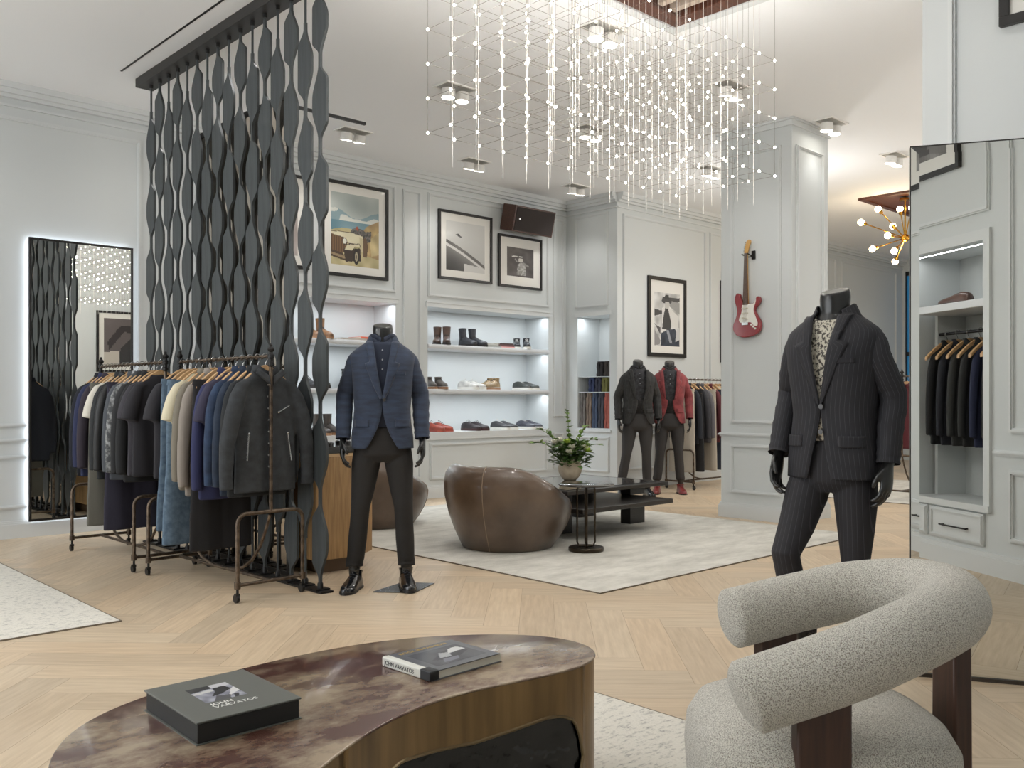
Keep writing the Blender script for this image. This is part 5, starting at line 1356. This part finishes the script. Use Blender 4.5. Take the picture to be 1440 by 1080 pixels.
vis = [p for p in allb if (p[2] - 1.2) / (p[0] * .6858 + p[1] * .7278) < .435]
first = vis[:100]
for p in first: link('bulb', bmesh0, CH, loc=p)
b = MB(); fs_ = set(first)
for p in allb:
    if p not in fs_: bulb(b, p)
b.build('farther_bulbs', BULB, CH)['kind'] = 'stuff'
for i in (1, 4, 7, 10, 12):
    for j, k in ((0, 2), (2, 1), (4, 3)):
        l = bpy.data.lights.new('grid_glow', 'POINT'); l.energy = 9; l.color = (1, .98, .94); l.shadow_soft_size = .0108
        o = bpy.data.objects.new('grid_glow', l); o.location = (ux[i], vy[j], zl[k]); COL.objects.link(o)
b = MB(); b.tube([V((5.0, 3.70, zl[-1])), V((4.2, 3.1, H))], .004, 6); b.tube([V((3.1, 3.70, zl[-1])), V((3.9, 3.1, H))], .004, 6); b.build('stay_rod', WIRE, CH)

# ---------------------------------------------------------------- brass branching chandelier in the far room
sk = thing('branching_chandelier', 'brass branching chandelier with round glowing bulbs in the far room', 'chandelier', (12.05, 5.20, 3.32))
b = MB(); b.tube([V((0, 0, 0)), V((0, 0, H - 3.32 - .012))], .011, 8); b.build('stem', BRASS, sk)
b = MB(); b.lathe([(.01, 0), (.075, 0), (.07, .03), (.012, .05)], 20, c=(0, 0, H - 3.32 - .064)); b.build('ceiling_rose', BRASS, sk)
b = MB(); b.sphere((0, 0, 0), .055, 16, 10); b.build('hub', BRASS, sk)
GLOBE = mat('globe_glow', (255, 226, 176), .3, emit=16)
arms_ = [(-.31, .23, -.13), (-.12, .05, -.13), (-.27, .19, .32), (-.08, .02, .30), (.05, -.05, .33), (.10, .15, -.22), (.32, -.1, .13), (-.45, .32, .17), (.2, -.3, -.1), (-.14, .1, .02), (.25, .25, .2), (-.1, -.35, .1)]
for a in arms_:
    e = V(a); d = e.normalized()
    b = MB(); b.tube([d * .03, e], .007, 8); b.tube([e - d * .002, e + d * .05], [.02, .030], 12); ar_ = b.build('arm', BRASS, sk)
    b = MB(); b.sphere(tuple(e + d * .075), .042, 14, 10); b.build('globe', GLOBE, ar_)
l = bpy.data.lights.new('brass_glow', 'POINT'); l.energy = 22; l.color = (1, .82, .6); l.shadow_soft_size = .1
o = bpy.data.objects.new('brass_glow', l); o.location = (12.0, 5.2, 3.05); COL.objects.link(o)

# ================================================================ mirrors
wm = thing('wall_mirror', 'tall black-framed wall mirror with a glowing rim of light behind it', 'mirror', (2.34, VB, .14))
W_, H_ = .88, 2.445
b = MB(); b.box(.012, W_ - .012, -.0745, -.070, .012, H_ - .012); b.build('glass', MIRROR, wm)
b = MB()
for q in ((0, W_, 0, .018), (0, W_, H_ - .018, H_), (0, .018, .018, H_ - .018), (W_ - .018, W_, .018, H_ - .018)): b.box(q[0], q[1], -.083, -.05, q[2], q[3])
b.build('frame', BLACKP, wm)
b = MB(); b.box(.04, W_ - .04, -.0695, -.0005, .04, H_ - .04); b.build('backing', mat('mirror_backing', (70, 70, 70), .7), wm)
b = MB()
for q in ((.018, W_ - .018, .018, .039), (.018, W_ - .018, H_ - .039, H_ - .018), (.018, .039, .039, H_ - .039), (W_ - .039, W_ - .018, .039, H_ - .039)): b.box(q[0], q[1], -.035, -.022, q[2], q[3])
b.build('light_strip', mat('rim_light', (236, 244, 255), .5, emit=9), wm)

fm = thing('floor_mirror', 'huge frameless floor mirror standing beside the pinstripe mannequin', 'mirror', (3.962, 1.685, 0), rad(162.6 - 43.3 - 180))
FW, FH = 1.06, 2.285
b = MB(); b.box(.034, FW - .034, -.004, .0, .05, FH - .034); b.build('glass', MIRROR, fm)
b = MB(); t_ = .012
q0 = [(0, .016), (FW, .016), (FW, FH), (0, FH)]; q1 = [(.034, .05), (FW - .034, .05), (FW - .034, FH - .034), (.034, FH - .034)]
for k in range(4):
    a, c = q0[k], q0[(k + 1) % 4]; d, e_ = q1[(k + 1) % 4], q1[k]
    b.quad(V((a[0], -.0032, a[1])), V((c[0], -.0032, c[1])), V((d[0], -.004, d[1])), V((e_[0], -.004, e_[1])))
b.build('bevel_border', MIRROR, fm, sharp=5)
b = MB()
for q in ((-.004, FW + .004, FH, FH + .005), (-.004, 0, .016, FH), (FW, FW + .004, .016, FH)): b.box(q[0], q[1], -.005, .03, q[2], q[3])
b.build('edge_strip', mat('mirror_edge', (70, 68, 66), .4, .6), fm)
b = MB(); b.box(0, FW, .004, .03, .016, FH); b.build('back_panel', mat('mirror_edge', (70, 68, 66), .4, .6), fm)
b = MB(); b.box(.0, FW, -.012, .045, .0, .0155); b.build('base_rail', mat('mirror_base', (70, 64, 58), .4, .5), fm)
b = MB(); b.tube([V((.15, .03, 1.2)), V((.15, .26, .006))], .012, 8); b.tube([V((.9, .03, 1.2)), V((.9, .26, .006))], .012, 8); b.build('strut', IRON, fm)

# ================================================================ paddle screen
SX = 3.01
scn = thing('paddle_screen', 'tall dark screen of hanging paddle-shaped slats behind the clothes racks', 'room divider', (SX, 0, 0))
b = MB(); b.box(-.075, .075, 4.70, 7.72, H - .075, H); b.build('ceiling_beam', mat('beam_black', (38, 36, 35), .5), scn, bevel=.004)
b = MB(); b.box(-.045, .045, 4.85, 7.64, .0005, .012); b.build('floor_rail', BLACKM, scn)
def pad_mesh(side):
    n = 40; Lp = .545; o = []
    def wl(t, a, c): return .0095 + .072 * (1 - sstep(a, c, abs(t)))
    ts = [-.5 + k / n for k in range(n + 1)]
    left = [(-wl(t, .06, .43), t * Lp) for t in ts]; right = [(wl(t, .24, .42), t * Lp) for t in ts]
    if side < 0: left, right = [(-x, z) for x, z in right], [(-x, z) for x, z in left]
    b = MB(); vs = []; fs = []
    for x0, x1 in ((-.009, .009),):
        for (l_, r_) in zip(left, right): vs += [(x0, l_[0], l_[1]), (x0, r_[0], r_[1]), (x1, l_[0], l_[1]), (x1, r_[0], r_[1])]
    for k in range(n):
        q = 4 * k; fs += [(q, q + 1, q + 5, q + 4), (q + 3, q + 2, q + 6, q + 7), (q + 2, q, q + 4, q + 6), (q + 1, q + 3, q + 7, q + 5)]
    fs += [(0, 2, 3, 1), (4 * n, 4 * n + 1, 4 * n + 3, 4 * n + 2)]
    b.add(vs, fs); return b.mesh('paddle', SLATE, sharp=50)
PADS = (pad_mesh(1), pad_mesh(-1))
LP = .545
for c in range(16):
    v = 7.57 - .176 * c; odd = (15 - c) % 2 == 0          # the column nearest the viewer has a neck at the floor
    b = MB(); z0, z1 = .02, H - .07
    b.cyl((0, v, z0), (0, v, z1), .0085, 8); st = b.build('strand', SLATE, scn)
    zc = .04 + LP / 2 if odd else .04 + LP
    k = 0
    while zc + LP / 2 < z1 + (.17 if odd else .0):
        p = link('paddle', PADS[0 if R.random() < .6 else 1], st, loc=(0, v, zc))
        if zc + LP / 2 > z1 - .02: p.scale = (1, 1, .84); p.location = (0, v, zc - .05)
        zc += LP
    b = MB(); b.box(-.05, .05, v - .035, v + .035, .0125, .020); b.lathe([(.018, .02), (.018, .05), (.012, .06)], 10, c=(0, v, 0)); b.build('foot', BLACKM, st)
    b = MB(); b.cyl((0, v, H - .105), (0, v, H - .076), .016, 10); b.build('ceiling_fixing', BLACKM, st)
tk = MB(); tk.box(2.775, 2.79, 3.4, 7.62, H - .004, H - .0005); props(tk.build('ceiling_track', BLACKM), 'thin black track line on the ceiling parallel to the paddle screen', 'track')
pm = thing('panel_mirror', 'tall black-framed mirror panel standing just behind the paddle screen', 'mirror', (3.115, 5.49, 0))
b = MB(); b.box(0, .004, .03, 1.36, .03, 3.23); b.build('glass', mat('bronze_mirror', (196, 186, 174), .02, 1), pm)
b = MB()
for q in ((0, 1.39, 0, .03), (0, 1.39, 3.23, 3.27), (0, .03, .03, 3.23), (1.36, 1.39, .03, 3.23)): b.box(-.008, .03, q[0], q[1], q[2], q[3])
b.build('frame', BLACKP, pm)
b = MB(); b.box(.0045, .03, .03, 1.36, .03, 3.23); b.build('back_panel', BLACKM, pm)
b = MB(); b.box(.03, .62, .01, .03, 3.17, 3.19); b.build('stay_bar', BLACKM, pm)
